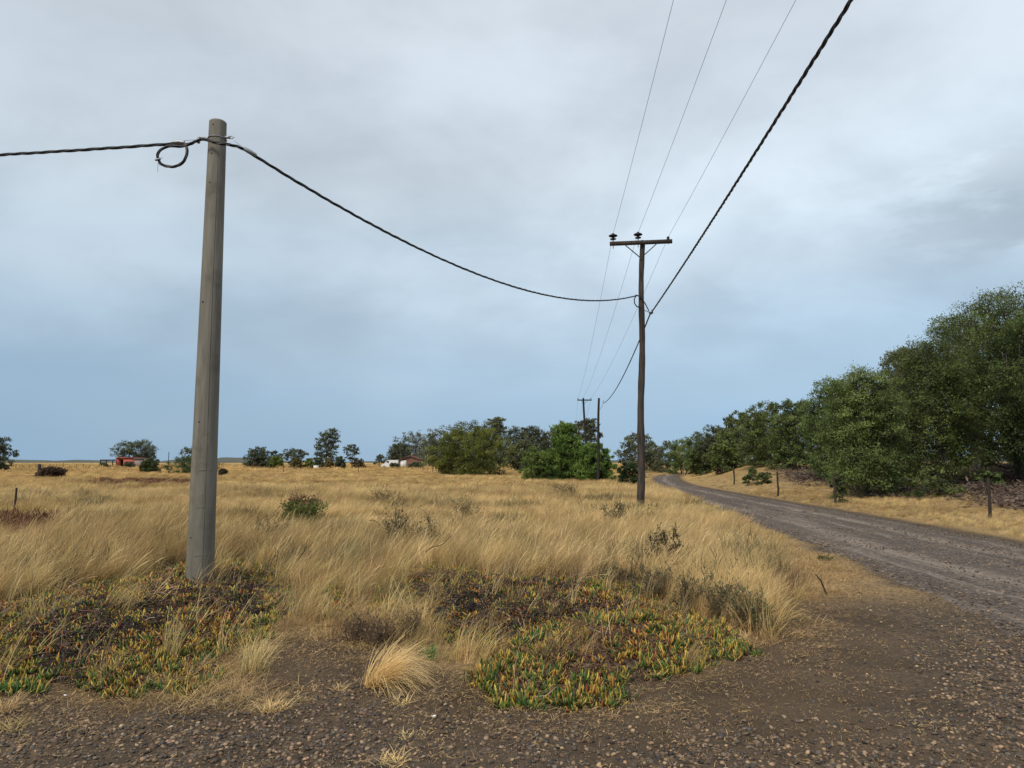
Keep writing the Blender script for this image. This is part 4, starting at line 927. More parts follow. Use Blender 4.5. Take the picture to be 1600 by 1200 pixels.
# and on to the slim pole
sT = np.array(P(943, 630, 56.0)); a_ = O + clampR + np.array([-0.02, 0.1, -0.05])
twisted('twisted_cable', hang(a_, sT, 0.55, 90), 0.012, 0.014, 0.8, 'black twisted cable dropping from the wooden pole to the slim black pole', step=0.07)
tag(MB().tube([t4 + np.array([0.05, 0, -0.9]), t4 + np.array([0.28, 0, -0.6]), sT + np.array([-0.02, 0, 0.25]), sT], 0.012, 5).build('stay_wire', M['cable'], None), 'short black tail of cable on the slim black pole', 'wire')

# ------------------------------------------------------------------ fences
def post_mesh(seed, h, r_):
    r = np.random.default_rng(seed); mb = MB(); z = np.linspace(-0.2, h, 6); mb.tube(np.stack([r.normal(0, 0.012, 6) + z * r.normal(0, 0.03), r.normal(0, 0.012, 6), z], 1), r_ * r.uniform(0.85, 1.15, 6), 7)
    return mb.mesh('post', M['post'])
pmesh = [post_mesh(i, 1.15, 0.046) for i in range(5)]
def fence(name, label, tops, wires, meshes, hmul=None):
    o0 = onto(tops[0]); f = empty(name, tuple(o0), label, 'fence'); pp = []
    for i, p in enumerate(tops):
        g = onto(p); pp.append(g); o = link('post', meshes[i % len(meshes)], f, tuple(g - o0)); o.rotation_euler = (0, 0, i * 1.3); h = 1.0 if hmul is None else hmul[i]; o.scale = (1, 1, h)
    for wh, rr in wires:
        pts = np.array([g - o0 + [0.0, -0.05, wh] for g in pp]); MB().tube(pts, rr, 4).build('wire', M['rust'], f)
    return f
rf = [G(1690, 850, 0.05)[:2], G(1548, 811, 0.08)[:2], G(1305, 786, 0.08)[:2], G(1215, 768, 0.25)[:2], (14.6, 47.0), (17.6, 60.0), (20.2, 71.0), (22.6, 82.0)]
fence('wire_fence', 'old wire fence of weathered posts along the bank beyond the gravel road', rf, ((0.45, 0.004), (0.75, 0.004), (1.0, 0.004)), pmesh, [1, 0.95, 1.0, 1.0, 1.05, 1, 1, 1])
lf = [tuple(P(px, 725, Yd)[:2]) for px, Yd in zip(np.linspace(-60, 215, 27), np.linspace(128, 168, 27))]
fence('wire_fence', 'long fence of thin posts before the red building', lf, ((0.5, 0.006), (0.95, 0.006)), pmesh, list(0.8 + 0.5 * np.random.default_rng(3).uniform(0, 1, 27)))
mf = [tuple(P(px, 725, 104)[:2]) for px in (330, 443, 560, 676)]
fence('wire_fence', 'wire fence with few posts crossing the middle of the pasture', mf, ((0.5, 0.005), (0.95, 0.005)), pmesh, [1.2, 1.25, 1.25, 1.2])
for (px, pb, pt_, lb) in ((22, 800, 762, 'lone weathered post standing in the grass at the left edge'),):
    g = onto(G(px, pb, 0)); h = P(px, pt_, g[1])[2] - g[2]
    o = link('fence_post', pmesh[0], None, tuple(g)); o.scale = (0.7, 0.7, h / 1.15); tag(o, lb, 'post')
g = onto(P(62, 725, 130)); o = MB().box((0, 0, 0.6), (0.42, 0.35, 1.5)).build('gate_post', M['dark_timber'], None, False, tuple(g)); o.name = 'gate_post'; tag(o, 'stout dark post in the fence before the red building', 'post')
g = onto(P(263, 725, 160)); top = P(264, 706, 160); MB_ = MB().tube([[0, 0, -0.2], top - g], 0.07, 6); tag(MB_.build('slim_post', M['post'], None, False, tuple(g)), 'thin tall post between the red building and the concrete pole', 'post')

# ------------------------------------------------------------------ far buildings
Yb = 182.0
def bx(px): return P(px, 725, Yb)[0]
def bz(py): return P(200, py, Yb)[2]
rb = empty('red_building', (bx(200), Yb, tz(bx(200), Yb)), 'low red flat roofed building with a dark doorway under the spreading tree', 'building')
x0 = bx(200); zb = tz(x0, Yb)
def rbox(mb, pa, pb, pt_, y0, y1, zlo=-0.3):
    a_, b_ = bx(pa) - x0, bx(pb) - x0; hi = bz(pt_) - zb; return mb.box(((a_ + b_) / 2, (y0 + y1) / 2, (hi + zlo) / 2), (b_ - a_, y1 - y0, hi - zlo))
mb = MB(); rbox(mb, 181, 184.6, 715.5, 0, 5); rbox(mb, 184.6, 192.5, 718, 1.2, 5); rbox(mb, 192.5, 210, 716.5, 0, 5); mb.build('wall', M['red_wall'], rb)
mb = MB(); rbox(mb, 210, 223, 717, 0.02, 5); o = mb.build('wall', M['grey_wall'], rb); o['label'] = 'grey end wall'
mb = MB(); rbox(mb, 185, 192.3, 727.5, 1.1, 1.19); mb = MB(); a_, b_ = bx(185.4) - x0, bx(192.2) - x0; mb.box(((a_ + b_) / 2, 1.16, 1.0), (b_ - a_, 0.06, 2.0)); mb.build('door', M['painted_dark'], rb)  # near-black panel paints the shade inside the doorway
mb = MB(); a_, b_ = bx(180.5) - x0, bx(211) - x0; mb.box(((a_ + b_) / 2, 2.4, bz(715.3) - zb + 0.06), (b_ - a_, 5.5, 0.14)); mb.build('roof', M['red_wall'], rb)
mb = MB(); a_, b_ = bx(209.5) - x0, bx(224) - x0; mb.box(((a_ + b_) / 2, 2.4, bz(716.6) - zb + 0.06), (b_ - a_, 5.5, 0.12)); mb.build('roof', M['grey_wall'], rb)
sh = empty('open_shelter', (bx(160), Yb - 1, tz(bx(160), Yb)), 'black open shelter on thin posts left of the red building', 'shelter'); xs = bx(160)
hi = bz(718.6) - zb
mb = MB(); mb.box(((bx(181) - xs) / 2, 1.5, hi), (bx(181) - xs, 3.4, 0.28)); mb.build('roof', M['dark_timber'], sh)
for px in (160.5, 169.5, 179.5):
    MB().tube([[bx(px) - xs, 0, -0.2], [bx(px) - xs, 0, hi - 0.15]], 0.12, 6).build('post', M['dark_timber'], sh)

Yh = 182.0
hx = lambda px: P(px, 725, Yh)[0]; hz_ = lambda py: P(640, py, Yh)[2]
x0 = hx(642); zb = tz(x0, Yh)
hs_ = empty('brown_house', (x0, Yh, zb), 'small brown gabled house with a white door before the dull green trees', 'house')
xl, xr, eave, ridge = hx(622) - x0, hx(664) - x0, hz_(719.5) - zb, hz_(713.2) - zb; xm = hx(641) - x0
mb = MB(); mb.add([[xl, 0, -0.3], [xr, 0, -0.3], [xr, 0, eave], [xm, 0, ridge - 0.15], [xl, 0, eave], [xl, 7, -0.3], [xr, 7, -0.3], [xr, 7, eave], [xm, 7, ridge - 0.15], [xl, 7, eave]], [[0, 1, 6, 5], [1, 2, 7, 6], [4, 0, 5, 9]])
mb.add([[xl, 0, -0.3], [xr, 0, -0.3], [xr, 0, eave], [xl, 0, eave]], [[0, 1, 2, 3]]); mb.add([[xl, 0, eave], [xr, 0, eave], [xm, 0, ridge - 0.15]], [[0, 1, 2]]); mb.build('wall', M['brick_wall'], hs_)
mb = MB()
for (xa, za, xb, zb_) in ((xl - 0.35, eave - 0.12, xm, ridge), (xm, ridge, xr + 0.45, eave - 0.18)):
    mb.add([[xa, -0.4, za], [xb, -0.4, zb_], [xb, 7.4, zb_], [xa, 7.4, za], [xa, -0.4, za + 0.16], [xb, -0.4, zb_ + 0.16], [xb, 7.4, zb_ + 0.16], [xa, 7.4, za + 0.16]], [[0, 3, 2, 1], [4, 5, 6, 7], [0, 1, 5, 4], [1, 2, 6, 5], [2, 3, 7, 6], [3, 0, 4, 7]])
roof = mb.build('roof', M['roof'], hs_)
MB().box((xm + 0.25, 1.5, ridge + 0.25), (0.5, 0.5, 0.9)).build('chimney', M['brick_wall'], roof)
a_, b_ = hx(625.8) - x0, hx(635) - x0; dr_ = MB(); dr_.box(((a_ + b_) / 2, -0.04, 1.0), (b_ - a_, 0.08, 2.05)); d_ = dr_.build('door', M['white'], hs_); MB().box(((a_ + b_) / 2, -0.09, 1.0), (0.05, 0.04, 2.0)).build('mullion', M['grey_wall'], d_)
MB().tube([[hx(660.3) - x0, -0.9, -0.2], [hx(660.3) - x0, -0.9, eave - 0.15]], 0.10, 8).build('porch_post', M['white'], hs_)
g = onto((hx(668.8), Yh - 1)); tag(MB().tube([[0, 0, -0.2], [0, 0, P(668, 709, Yh)[2] - g[2]]], 0.11, 8).build('white_post', M['white'], None, False, tuple(g)), 'white post right of the brown house', 'post')
ant = empty('aerial_mast', tuple(onto((hx(648), Yh + 9))), 'thin television aerial on a mast above the tree behind the brown house', 'aerial'); ah = P(648, 671.5, Yh + 9)[2] - ant.location[2]
MB().tube([[0, 0, 0], [0, 0, ah]], 0.035, 5).build('mast', M['rust'], ant); mb = MB(); mb.tube([[-0.6, 0, ah - 0.1], [0.5, 0, ah - 0.15]], 0.03, 4)
for q in np.linspace(-0.55, 0.45, 5): mb.tube([[q, -0.5, ah - 0.1], [q, 0.5, ah - 0.1]], 0.02, 4)
mb.build('antenna', M['rust'], ant)

# white van, its nose to the left
Yv = 172.0;  vx0, vx1 = P(596.5, 725, Yv)[0], P(619.5, 725, Yv)[0]; zv = tz((vx0 + vx1) / 2, Yv) + 0.15
L_ = 5.0; van = empty('white_van', (vx0 + L_ / 2, Yv, zv), 'white panel van parked left of the brown house, its nose to the left', 'van')
van.scale = (0.80, 0.85, 0.92); van.location.x = vx0 + 2.0
prof = [(-2.5, 0.35), (-2.48, 0.95), (-1.65, 1.22), (-0.85, 2.02), (-0.55, 2.12), (2.35, 2.15), (2.5, 1.9), (2.5, 0.35)]
mb = MB(); n = len(prof)
V = [[x, s_ * (0.95 if z < 1.3 else 0.86), z] for s_ in (-1, 1) for x, z in prof]
mb.add(V, [[i, (i + 1) % n, n + (i + 1) % n, n + i] for i in range(n)])
for s_ in (0, 1):
    c = np.mean(np.array(V)[s_ * n:(s_ + 1) * n], axis=0); mb.add(np.vstack([np.array(V)[s_ * n:(s_ + 1) * n], c]), [[i, (i + 1) % n, n] for i in range(n)])
mb.build('body', M['white'], van)
MB().add([[-1.60, -0.80, 1.262], [-1.60, 0.80, 1.262], [-0.88, 0.78, 2.012], [-0.88, -0.78, 2.012]] + np.array([-0.02, 0, 0.02]), [[0, 1, 2, 3]]).build('windscreen', M['glass'], van)
for s_ in (-1, 1):
    MB().add([[-1.35, s_ * 0.915, 1.28], [-0.2, s_ * 0.915, 1.28], [-0.2, s_ * 0.895, 1.92], [-0.75, s_ * 0.895, 1.92]], [[0, 1, 2, 3]]).build('side_window', M['glass'], van)
    MB().box((-2.46, s_ * 0.68, 0.82), (0.1, 0.3, 0.18)).build('headlight', M['steel'], van)
    for x in (-1.6, 1.5):
        wh = MB().tube([[x, s_ * 0.78, 0.33], [x, s_ * 0.98, 0.33]], 0.33, 16).build('wheel', M['rubber'], van); MB().tube([[x, s_ * 0.95, 0.33], [x, s_ * 0.99, 0.33]], 0.2, 12).build('rim', M['steel'], wh)
MB().box((-2.5, 0, 0.5), (0.14, 1.75, 0.22)).build('bumper', M['rust'], van)
g = onto(P(494, 725, 150)); tag(MB().box((0, 0, 0.6), (0.95, 0.6, 0.8)).box((0, 0, 1.03), (1.05, 0.7, 0.07)).build('white_box', M['white'], None, False, tuple(g)), 'small white box in the grass below the tall leaning tree', 'box')

# ------------------------------------------------------------------ succulent mats (finger-leaved ice plant)
def finger(mb, r, base, az, th, length, wid, c0, c1, curl):
    """one three-sided fleshy leaf curving upward"""
    segs = 4; p = np.asarray(base, float); pts = [p]; t = th
    for s in range(segs):
        p = p + (length / segs) * np.array([math.cos(az) * math.sin(t), math.sin(az) * math.sin(t), math.cos(t)]); pts.append(p); t = max(0.05, t - curl / segs)
    prof = [0.75, 1.0, 0.92, 0.66, 0.08]; V = []; sd = np.array([-math.sin(az), math.cos(az), 0])
    for s, q in enumerate(pts):
        d = pts[min(s + 1, segs)] - pts[max(s - 1, 0)]; d = d / np.linalg.norm(d); n = np.cross(sd, d); w_ = wid * prof[s]
        V += [q + sd * w_ * 0.5 - n * w_ * 0.25, q - sd * w_ * 0.5 - n * w_ * 0.25, q + n * w_ * 0.55]
    fs, cs = [], []
    for s in range(segs):
        k = (s / (segs - 1)) ** 1.2; c = np.asarray(c0) * (1 - k) + np.asarray(c1) * k
        for e_ in range(3): fs.append([3 * s + e_, 3 * s + (e_ + 1) % 3, 3 * s + 3 + (e_ + 1) % 3, 3 * s + 3 + e_]); cs.append(c)
    mb.add(V, fs, np.array(cs))
GREENS = [(0.050, 0.100, 0.022), (0.075, 0.130, 0.028), (0.036, 0.070, 0.022)]
YEL = [(0.46, 0.32, 0.05), (0.58, 0.40, 0.09), (0.50, 0.27, 0.06), (0.38, 0.34, 0.07)]
REDS = [(0.30, 0.085, 0.030), (0.20, 0.045, 0.025), (0.42, 0.17, 0.04), (0.13, 0.032, 0.022)]
def ice_variant(seed, green, yellow, red, dead, nl=13, h=0.085):
    r = np.random.default_rng(seed); mb = MB(); pr = np.array([green, yellow, red, dead], float); pr /= pr.sum()
    for i in range(nl):
        kind = r.choice(4, p=pr); a = r.uniform(0, 6.28); q = 0.055 * math.sqrt(r.uniform()); th = r.uniform(0.05, 1.35); ln = h * r.uniform(0.5, 1.35)
        if kind == 0: c0 = np.array(GREENS[r.integers(3)]); c1 = c0 * r.uniform(1.0, 1.5) if r.uniform() < 0.7 else np.array(YEL[r.integers(4)]) * 0.7
        elif kind == 1: c0 = np.array(YEL[r.integers(4)]) * r.uniform(0.55, 0.9) if r.uniform() < 0.7 else np.array(GREENS[1]); c1 = np.array(YEL[r.integers(4)])
        elif kind == 2: c0 = np.array(REDS[r.integers(4)]) * 0.7; c1 = np.array(REDS[r.integers(4)]) if r.uniform() < 0.7 else np.array(YEL[r.integers(4)])
        else: c0 = np.array((0.035, 0.025, 0.020)); c1 = np.array((0.085, 0.055, 0.04)); th += 0.5; ln *= 0.8
        finger(mb, r, (q * math.cos(a), q * math.sin(a), -0.015), a + r.normal(0, 0.5), th, ln, 0.0148 * r.uniform(0.75, 1.3) * (0.6 if kind == 3 else 1), c0, c1, r.uniform(0.2, 0.9))
    return mb.mesh('ice_plant', M['succulent'], False)
ice_g = [ice_variant(500 + i, 8, 1.6, 0.6, 0.5, 14, 0.072) for i in range(6)]
ice_y = [ice_variant(520 + i, 3.0, 3.6, 1.8, 1.6, 12, 0.064) for i in range(6)]
ice_r = [ice_variant(540 + i, 1.2, 1.8, 3.6, 3.5, 11, 0.055) for i in range(6)]
ice_d = [ice_variant(560 + i, 0.3, 0.5, 1.4, 8.0, 12, 0.045) for i in range(5)]
ICE_ALL = ice_g + ice_y + ice_r + ice_d
def in_dead(x, y):
    d = np.full(x.shape, -9.0)
    for pl in DEAD: d = np.maximum(d, dpoly(x, y, pl))
    return d
def ice_mat(poly, n, label, thin=0.0, seed=0):
    p = np.array(poly); x = rng.uniform(p[:, 0].min() - .2, p[:, 0].max() + .2, n); y = rng.uniform(p[:, 1].min() - .2, p[:, 1].max() + .2, n)
    d = dpoly(x, y, poly); k = d > (fbm(x, y, 2.2, 81 + seed) - 0.5) * 0.50 - 0.02; k &= rng.uniform(0, 1, n) > thin
    x, y, d = x[k], y[k], d[k]
    dd = in_dead(x, y) + (fbm(x, y, 2.6, 83) - 0.5) * 0.7
    f1 = 0.5 + 1.35 * (fbm(x, y, 1.7, 85 + seed) - 0.5); u = rng.uniform(0, 1, len(x))
    # green shoots along the rim, yellow and red leaves within, dead ones in the middle
    rim = np.exp(-(np.maximum(d, 0) / 0.22) ** 2)
    pg = np.clip(0.24 + 0.85 * rim + 1.6 * (f1 - 0.52), 0.06, 0.95); py = np.clip(0.56 - 0.36 * rim, 0.05, 1); pr_ = np.clip(0.42 - 0.32 * rim - 0.9 * (f1 - 0.5), 0.03, 1)
    pd = np.where(dd > 0, 1.9, 0.55 * (1 - rim) + 1.6 * (fbm(x, y, 2.4, 87) > 0.55) * (1 - 0.7 * rim))
    tot = pg + py + pr_ + pd; kind = (u * tot > pg).astype(int) + (u * tot > pg + py) + (u * tot > pg + py + pr_)
    cnt = np.array([6, 6, 6, 5]); off = np.array([0, 6, 12, 18]); idx = off[kind] + (rng.uniform(0, 1, len(x)) * cnt[kind]).astype(int)
    z = terrain(x, y); keep = (dd < 0) | (rng.uniform(0, 1, len(x)) < 0.85); x, y, z, idx = x[keep], y[keep], z[keep], idx[keep]
    s = rng.uniform(0.45, 1.25, len(x)); rot = np.stack([rng.normal(0, 0.35, len(x)), rng.normal(0, 0.35, len(x)), rng.uniform(0, 6.28, len(x))], 1)
    return scatter('ice_plant_mat', np.stack([x, y, z + rng.uniform(0, 0.03, len(x))], 1), rot, s, idx, ICE_ALL, label, 'succulents')
def area(poly): p = np.array(poly); return (p[:, 0].max() - p[:, 0].min() + .4) * (p[:, 1].max() - p[:, 1].min() + .4)
ice_mat(ICE_L, int(area(ICE_L) * 300), 'mat of green, yellow and red succulents round the foot of the concrete pole')
ice_mat(ICE_R, int(area(ICE_R) * 280), 'mat of yellow and green succulents spreading to the bare earth in the middle', seed=7)
ice_mat(ICE_M, int(area(ICE_M) * 340), 'thin succulents among the grass between the two mats', thin=0.25, seed=13)

# dead stems in the middle of the mats
def stems_variant(seed, n=16, lo=(0.016, 0.013, 0.013), hi=(0.060, 0.045, 0.038), ln=0.15, pale=0.10):
    r = np.random.default_rng(seed); mb = MB()
    for i in range(n):
        a = r.uniform(0, 6.28); p = np.array([r.normal(0, 0.06), r.normal(0, 0.06), r.uniform(0.0, 0.05)]); pts = [p]; el = r.uniform(-0.2, 0.35)
        for s in range(3):
            a += r.normal(0, 0.6); el += r.normal(-0.15, 0.3); p = p + ln / 3 * r.uniform(0.5, 1.2) * np.array([math.cos(a) * math.cos(el), math.sin(a) * math.cos(el), math.sin(el)]); p[2] = max(p[2], 0.005); pts.append(p)
        u = r.uniform(); c = np.asarray(lo) * (1 - u) + np.asarray(hi) * u
        if r.uniform() < pale: c = np.array((0.26, 0.20, 0.15)) * r.uniform(0.6, 1.2)
        mb.tube(np.array(pts), [0.006, 0.005, 0.004, 0.002], 4, c, cap=False)
    return mb.mesh('dead_stem', M['shrub'])
dst = [stems_variant(600 + i) for i in range(6)]
P_, I_ = [], 0
for pl in DEAD:
    p = np.array(pl); n = int(area(pl) * 55); x = rng.uniform(p[:, 0].min() - .2, p[:, 0].max() + .2, n); y = rng.uniform(p[:, 1].min() - .2, p[:, 1].max() + .2, n)
    k = dpoly(x, y, pl) > (fbm(x, y, 2.2, 91) - 0.5) * 0.5 - 0.05; P_.append(np.stack([x[k], y[k], terrain(x[k], y[k]) + 0.01], 1))
P_ = np.vstack(P_); n = len(P_)
scatter('dead_stems', P_, np.stack([rng.normal(0, .1, n), rng.normal(0, .1, n), rng.uniform(0, 6.28, n)], 1), np.stack([rng.uniform(0.7, 1.3, n)] * 2 + [rng.uniform(0.5, 0.9, n)], 1), rng.integers(0, 6, n), dst, 'blackened dead stems tangled in the middle of the succulent mats', 'dead stems')

# dry stalks standing out of the mats, seen singly against them
stalk_v = [grass_variant(700 + i, 5, 0.05, 0.42, 0.0055, 0.35, 0.9, 0.1, 0.5, (0.30, 0.215, 0.10), (0.56, 0.43, 0.22), (0.56, 0.43, 0.23), mat='straw', name='stalk') for i in range(6)]
PS = []
for pl, dn in ((ICE_L, 4), (ICE_R, 3.5), (ICE_M, 16)):
    p = np.array(pl); n = int(area(pl) * dn); x = rng.uniform(p[:, 0].min(), p[:, 0].max(), n); y = rng.uniform(p[:, 1].min(), p[:, 1].max(), n)
    k = inpoly(x, y, pl) & (fbm(x, y, 1.1, 95) > 0.42); PS.append(np.stack([x[k], y[k], terrain(x[k], y[k])], 1))
PS = np.vstack(PS); n = len(PS)
scatter('dry_stalks', PS, np.stack([rng.normal(0, .15, n), rng.normal(0, .15, n), rng.normal(0, .6, n)], 1), rng.uniform(0.6, 1.35, n), rng.integers(0, 6, n), stalk_v, 'single dry stalks rising out of the succulent mats', 'stalks')

# brittle stalks at all angles among the leaning grass
n = 2600; x, y = field_points(n, 6.5, 17); k = (mask_grass(x, y) > 0.7) & (x < road_l(y)); x, y = x[k], y[k]; n = len(x)
scatter('broken_stalks', np.stack([x, y, terrain(x, y)], 1), np.stack([rng.normal(0, .25, n), rng.normal(0, .25, n), rng.uniform(0, 6.28, n)], 1), rng.uniform(0.8, 1.6, n), rng.integers(0, 6, n), stalk_v, 'broken pale stalks sticking out of the nearest dry grass at all angles', 'stalks')
# trailing runners across the mats
run = [stems_variant(640 + i, 7, (0.060, 0.030, 0.022), (0.19, 0.105, 0.065), 0.22, 0.08) for i in range(5)]
PT = []
for pl in (ICE_L, ICE_R):
    p = np.array(pl); n = int(area(pl) * 8); x = rng.uniform(p[:, 0].min(), p[:, 0].max(), n); y = rng.uniform(p[:, 1].min(), p[:, 1].max(), n); k = dpoly(x, y, pl) > 0.05; PT.append(np.stack([x[k], y[k], terrain(x[k], y[k]) + 0.025], 1))
PT = np.vstack(PT); n = len(PT)
scatter('runners', PT, np.stack([rng.normal(0, .12, n), rng.normal(0, .12, n), rng.uniform(0, 6.28, n)], 1), np.stack([rng.uniform(0.8, 1.3, n)] * 2 + [rng.uniform(0.5, 1.0, n)], 1), rng.integers(0, 5, n), run, 'reddish brown runners trailing through both succulent mats', 'runners')

# ------------------------------------------------------------------ loose things on the ground: gravel, chaff, litter
def stone_variant(seed, flat_=0.5):
    r = np.random.default_rng(seed); import bmesh
    bm = bmesh.new(); bmesh.ops.create_icosphere(bm, subdivisions=1, radius=0.5)
    v = np.array([q.co[:] for q in bm.verts]); f = np.array([[q.index for q in fa.verts] for fa in bm.faces]); bm.free()
    v = v * (1 + r.normal(0, 0.19, (len(v), 1))) * np.array([1.0, r.uniform(0.6, 0.9), flat_ * r.uniform(0.7, 1.2)])
    cols = [(0.055, 0.049, 0.046), (0.094, 0.076, 0.062), (0.145, 0.098, 0.060), (0.25, 0.168, 0.10), (0.080, 0.058, 0.043), (0.175, 0.128, 0.088), (0.042, 0.038, 0.037), (0.125, 0.080, 0.052)]
    mb = MB(); mb.add(v, f, cols[seed % len(cols)]); return mb.mesh('stone', M['stone'], False)
stones = [stone_variant(800 + i) for i in range(16)]
pale_stone = stone_variant(830); 
def stone_field(n, y0, y1, dens, smin, smax, label, half=0.80, lift=0.10):
    x, y = field_points(n, y0, y1, margin=0.3, half=half); k = rng.uniform(0, 1, n) < dens(x, y); x, y = x[k], y[k]; n = len(x)
    s = smin + (smax - smin) * rng.uniform(0, 1, n) ** 3.3; rx = np.where((x > road_l(y) - 0.03) & (x < road_r(y) + 0.03) & (y > 5.5), 0.028, 0.0)
    return scatter('gravel', np.stack([x, y, terrain(x, y) + s * lift + rx], 1), np.stack([rng.normal(0, .25, n), rng.normal(0, .25, n), rng.uniform(0, 6.28, n)], 1), s, rng.integers(0, len(stones), n), stones, label, 'gravel')
def d_front(x, y):
    d = dpoly(x, y, VEG); out = sstep(-0.05, -0.9, d + 0.8 * (fbm(x, y, 1.3, 93) - 0.5))
    m_ = np.clip(0.08 + 2.2 * (fbm(x, y, 0.6, 97) - 0.48) + 0.75 * sstep(5.4, 4.2, y) * (0.35 + fbm(x, y, 1.6, 98)), 0.05, 1)
    m_ = np.maximum(m_, (0.25 + 0.6 * (fbm(x, y, 1.4, 92) > 0.5)) * sstep(-1.9, -0.5, x - road_l(y) + 1.2 * (fbm(x, y, 0.9, 96) - 0.5)))
    return out * m_ * np.where(x < road_r(y) + 0.3, 1, 0)
stone_field(120000, 2.9, 7.5, d_front, 0.008, 0.042, 'loose dark and tan pebbles over the earth at the junction')
stone_field(60000, 7.5, 18.0, lambda x, y: np.where((x > road_l(y) + 0.1 + 0.4 * (rng.uniform(0, 1, x.shape) - 0.5)) & (x < road_r(y) - 0.1), 1.0, 0.25 * ((dpoly(x, y, VEG) < -0.3) & (x < road_r(y)))) , 0.010, 0.045, 'loose gravel on the near part of the road')
stone_field(60000, 18.0, 48.0, lambda x, y: np.where((x > road_l(y) + 0.15) & (x < road_r(y) - 0.15), 0.6, 0.0), 0.02, 0.075, 'loose gravel on the far part of the road')

def chip(seed):
    r = np.random.default_rng(seed); mb = MB()
    for i in range(9):
        a = r.uniform(0, 6.28); p = np.array([r.normal(0, .05), r.normal(0, .05), 0.004]); l = r.uniform(0.010, 0.050); w_ = r.uniform(0.0008, 0.0020)
        d = np.array([math.cos(a), math.sin(a), r.normal(0, 0.12)]); s = np.array([-math.sin(a), math.cos(a), 0.3]) * w_; m_ = p + d * l * .5 + [0, 0, r.uniform(0, 0.012)] + s * r.normal(0, 4)
        u = r.uniform(); c = np.array((0.20, 0.125, 0.06)) * (1 - u) + np.array((0.50, 0.35, 0.17)) * u
        mb.add([p - s, p + s, m_ + s, m_ - s, p + d * l + s * .3, p + d * l - s * .3], [[0, 1, 2, 3], [3, 2, 4, 5]], c)
    return mb.mesh('chaff', M['straw'])
chips = [chip(850 + i) for i in range(6)]
n = 44000; x, y = field_points(n, 2.9, 13.0, margin=.3); d = dpoly(x, y, VEG)
k = rng.uniform(0, 1, n) < np.where(d < 0, np.exp(d / 0.75) * 0.9 + 0.20 * (fbm(x, y, 1.1, 99) > 0.57), 0.35) * np.where(x < road_l(y) + 0.3, np.where(d < -0.8, 0.55, 1), 0.30) * (x < road_r(y)); x, y = x[k], y[k]; n = len(x)
scatter('straw_chaff', np.stack([x, y, terrain(x, y) + 0.004], 1), np.stack([rng.normal(0, .1, n), rng.normal(0, .1, n), rng.uniform(0, 6.28, n)], 1), rng.uniform(0.6, 1.5, n), rng.integers(0, 6, n), chips, 'bits of straw and dead leaf strewn over the bare earth', 'chaff')

# flattened straw on the verge beside the road
flat_v = [grass_variant(880 + i, 34, 0.16, 0.15, 0.0038, 1.2, 1.8, 0.2, 0.35, (0.24, 0.155, 0.070), (0.52, 0.36, 0.165), (0.55, 0.39, 0.19), name='flat_straw', mat='straw') for i in range(6)]
n = 22000; y = 4.2 + 32 * rng.uniform(0, 1, n) ** 1.35; x = road_l(y) - rng.uniform(-0.3, 3.6, n)
d = dpoly(x, y, VEG); band = np.exp(-(np.minimum(d + 0.1, 0) / (0.32 + 0.85 * sstep(8.8, 12.5, y))) ** 2) * np.where(d > 0.5, 0.15, 1)
k = rng.uniform(0, 1, n) < band * np.clip((fbm(x, y, 1.1, 101) - 0.36) * 4.5, 0, 1) * sstep(6.5, 7.6, y) * sstep(-0.1, 0.7, road_l(y) - x + (fbm(x, y, 1.5, 103) - .5)) * np.where(d < -2.0, 0.2, 1); x, y = x[k], y[k]; n = len(x)
scatter('flattened_straw', np.stack([x, y, terrain(x, y) + 0.002], 1), np.stack([rng.normal(0, .08, n), rng.normal(0, .08, n), rng.uniform(0, 6.28, n)], 1), rng.uniform(0.6, 1.3, n), rng.integers(0, 6, n), flat_v, 'flattened short straw along the near edge of the road', 'straw')

_q = gp([(345, 1015), (450, 975), (560, 1000), (690, 1035), (760, 1075), (570, 1112), (380, 1104), (190, 1098)]); _p = np.array(_q); n = 900
x = rng.uniform(_p[:, 0].min(), _p[:, 0].max(), n); y = rng.uniform(_p[:, 1].min(), _p[:, 1].max(), n); k = (dpoly(x, y, _q) > -0.1) & (fbm(x, y, 1.7, 120) > 0.46); x, y = x[k], y[k]; n = len(x)
scatter('flattened_straw', np.stack([x, y, terrain(x, y) + 0.002], 1), np.stack([rng.normal(0, .1, n), rng.normal(0, .1, n), rng.uniform(0, 6.28, n)], 1), rng.uniform(0.4, 1.1, n), rng.integers(0, 6, n), flat_v, 'withered straw on the bare earth between the two succulent mats', 'straw')
# leaf and bark litter under the wood
def flake(seed):
    r = np.random.default_rng(seed); mb = MB()
    for i in range(14):
        a = r.uniform(0, 6.28); p = np.array([r.normal(0, .16), r.normal(0, .16), r.uniform(0, .03)]); l, w_ = r.uniform(0.06, 0.20), r.uniform(0.012, 0.035); d = np.array([math.cos(a), math.sin(a), r.normal(0.1, .25)]); s = np.array([-math.sin(a), math.cos(a), r.normal(0, .4)]) * w_
        u = r.uniform(); c = np.array((0.050, 0.037, 0.031)) * (1 - u) + np.array((0.21, 0.145, 0.112)) * u
        mb.add([p - s * .3, p + s * .3, p + d * l * .5 + s, p + d * l * .5 - s + [0, 0, .015], p + d * l + s * .2, p + d * l - s * .2], [[0, 1, 2, 3], [3, 2, 4, 5]], c)
    return mb.mesh('litter', M['straw'])
fl = [flake(900 + i) for i in range(6)]
n = 16000; y = rng.uniform(16, 56, n); x = road_r(y) + rng.uniform(3.5, 22, n); ee = x - road_r(y)
k = rng.uniform(0, 1, n) < sstep(4.4, 6.6, ee + (fbm(x, y, 0.5, 33) - .5) * 3) * (1 - sstep(42, 54, y)); x, y = x[k], y[k]; n = len(x)
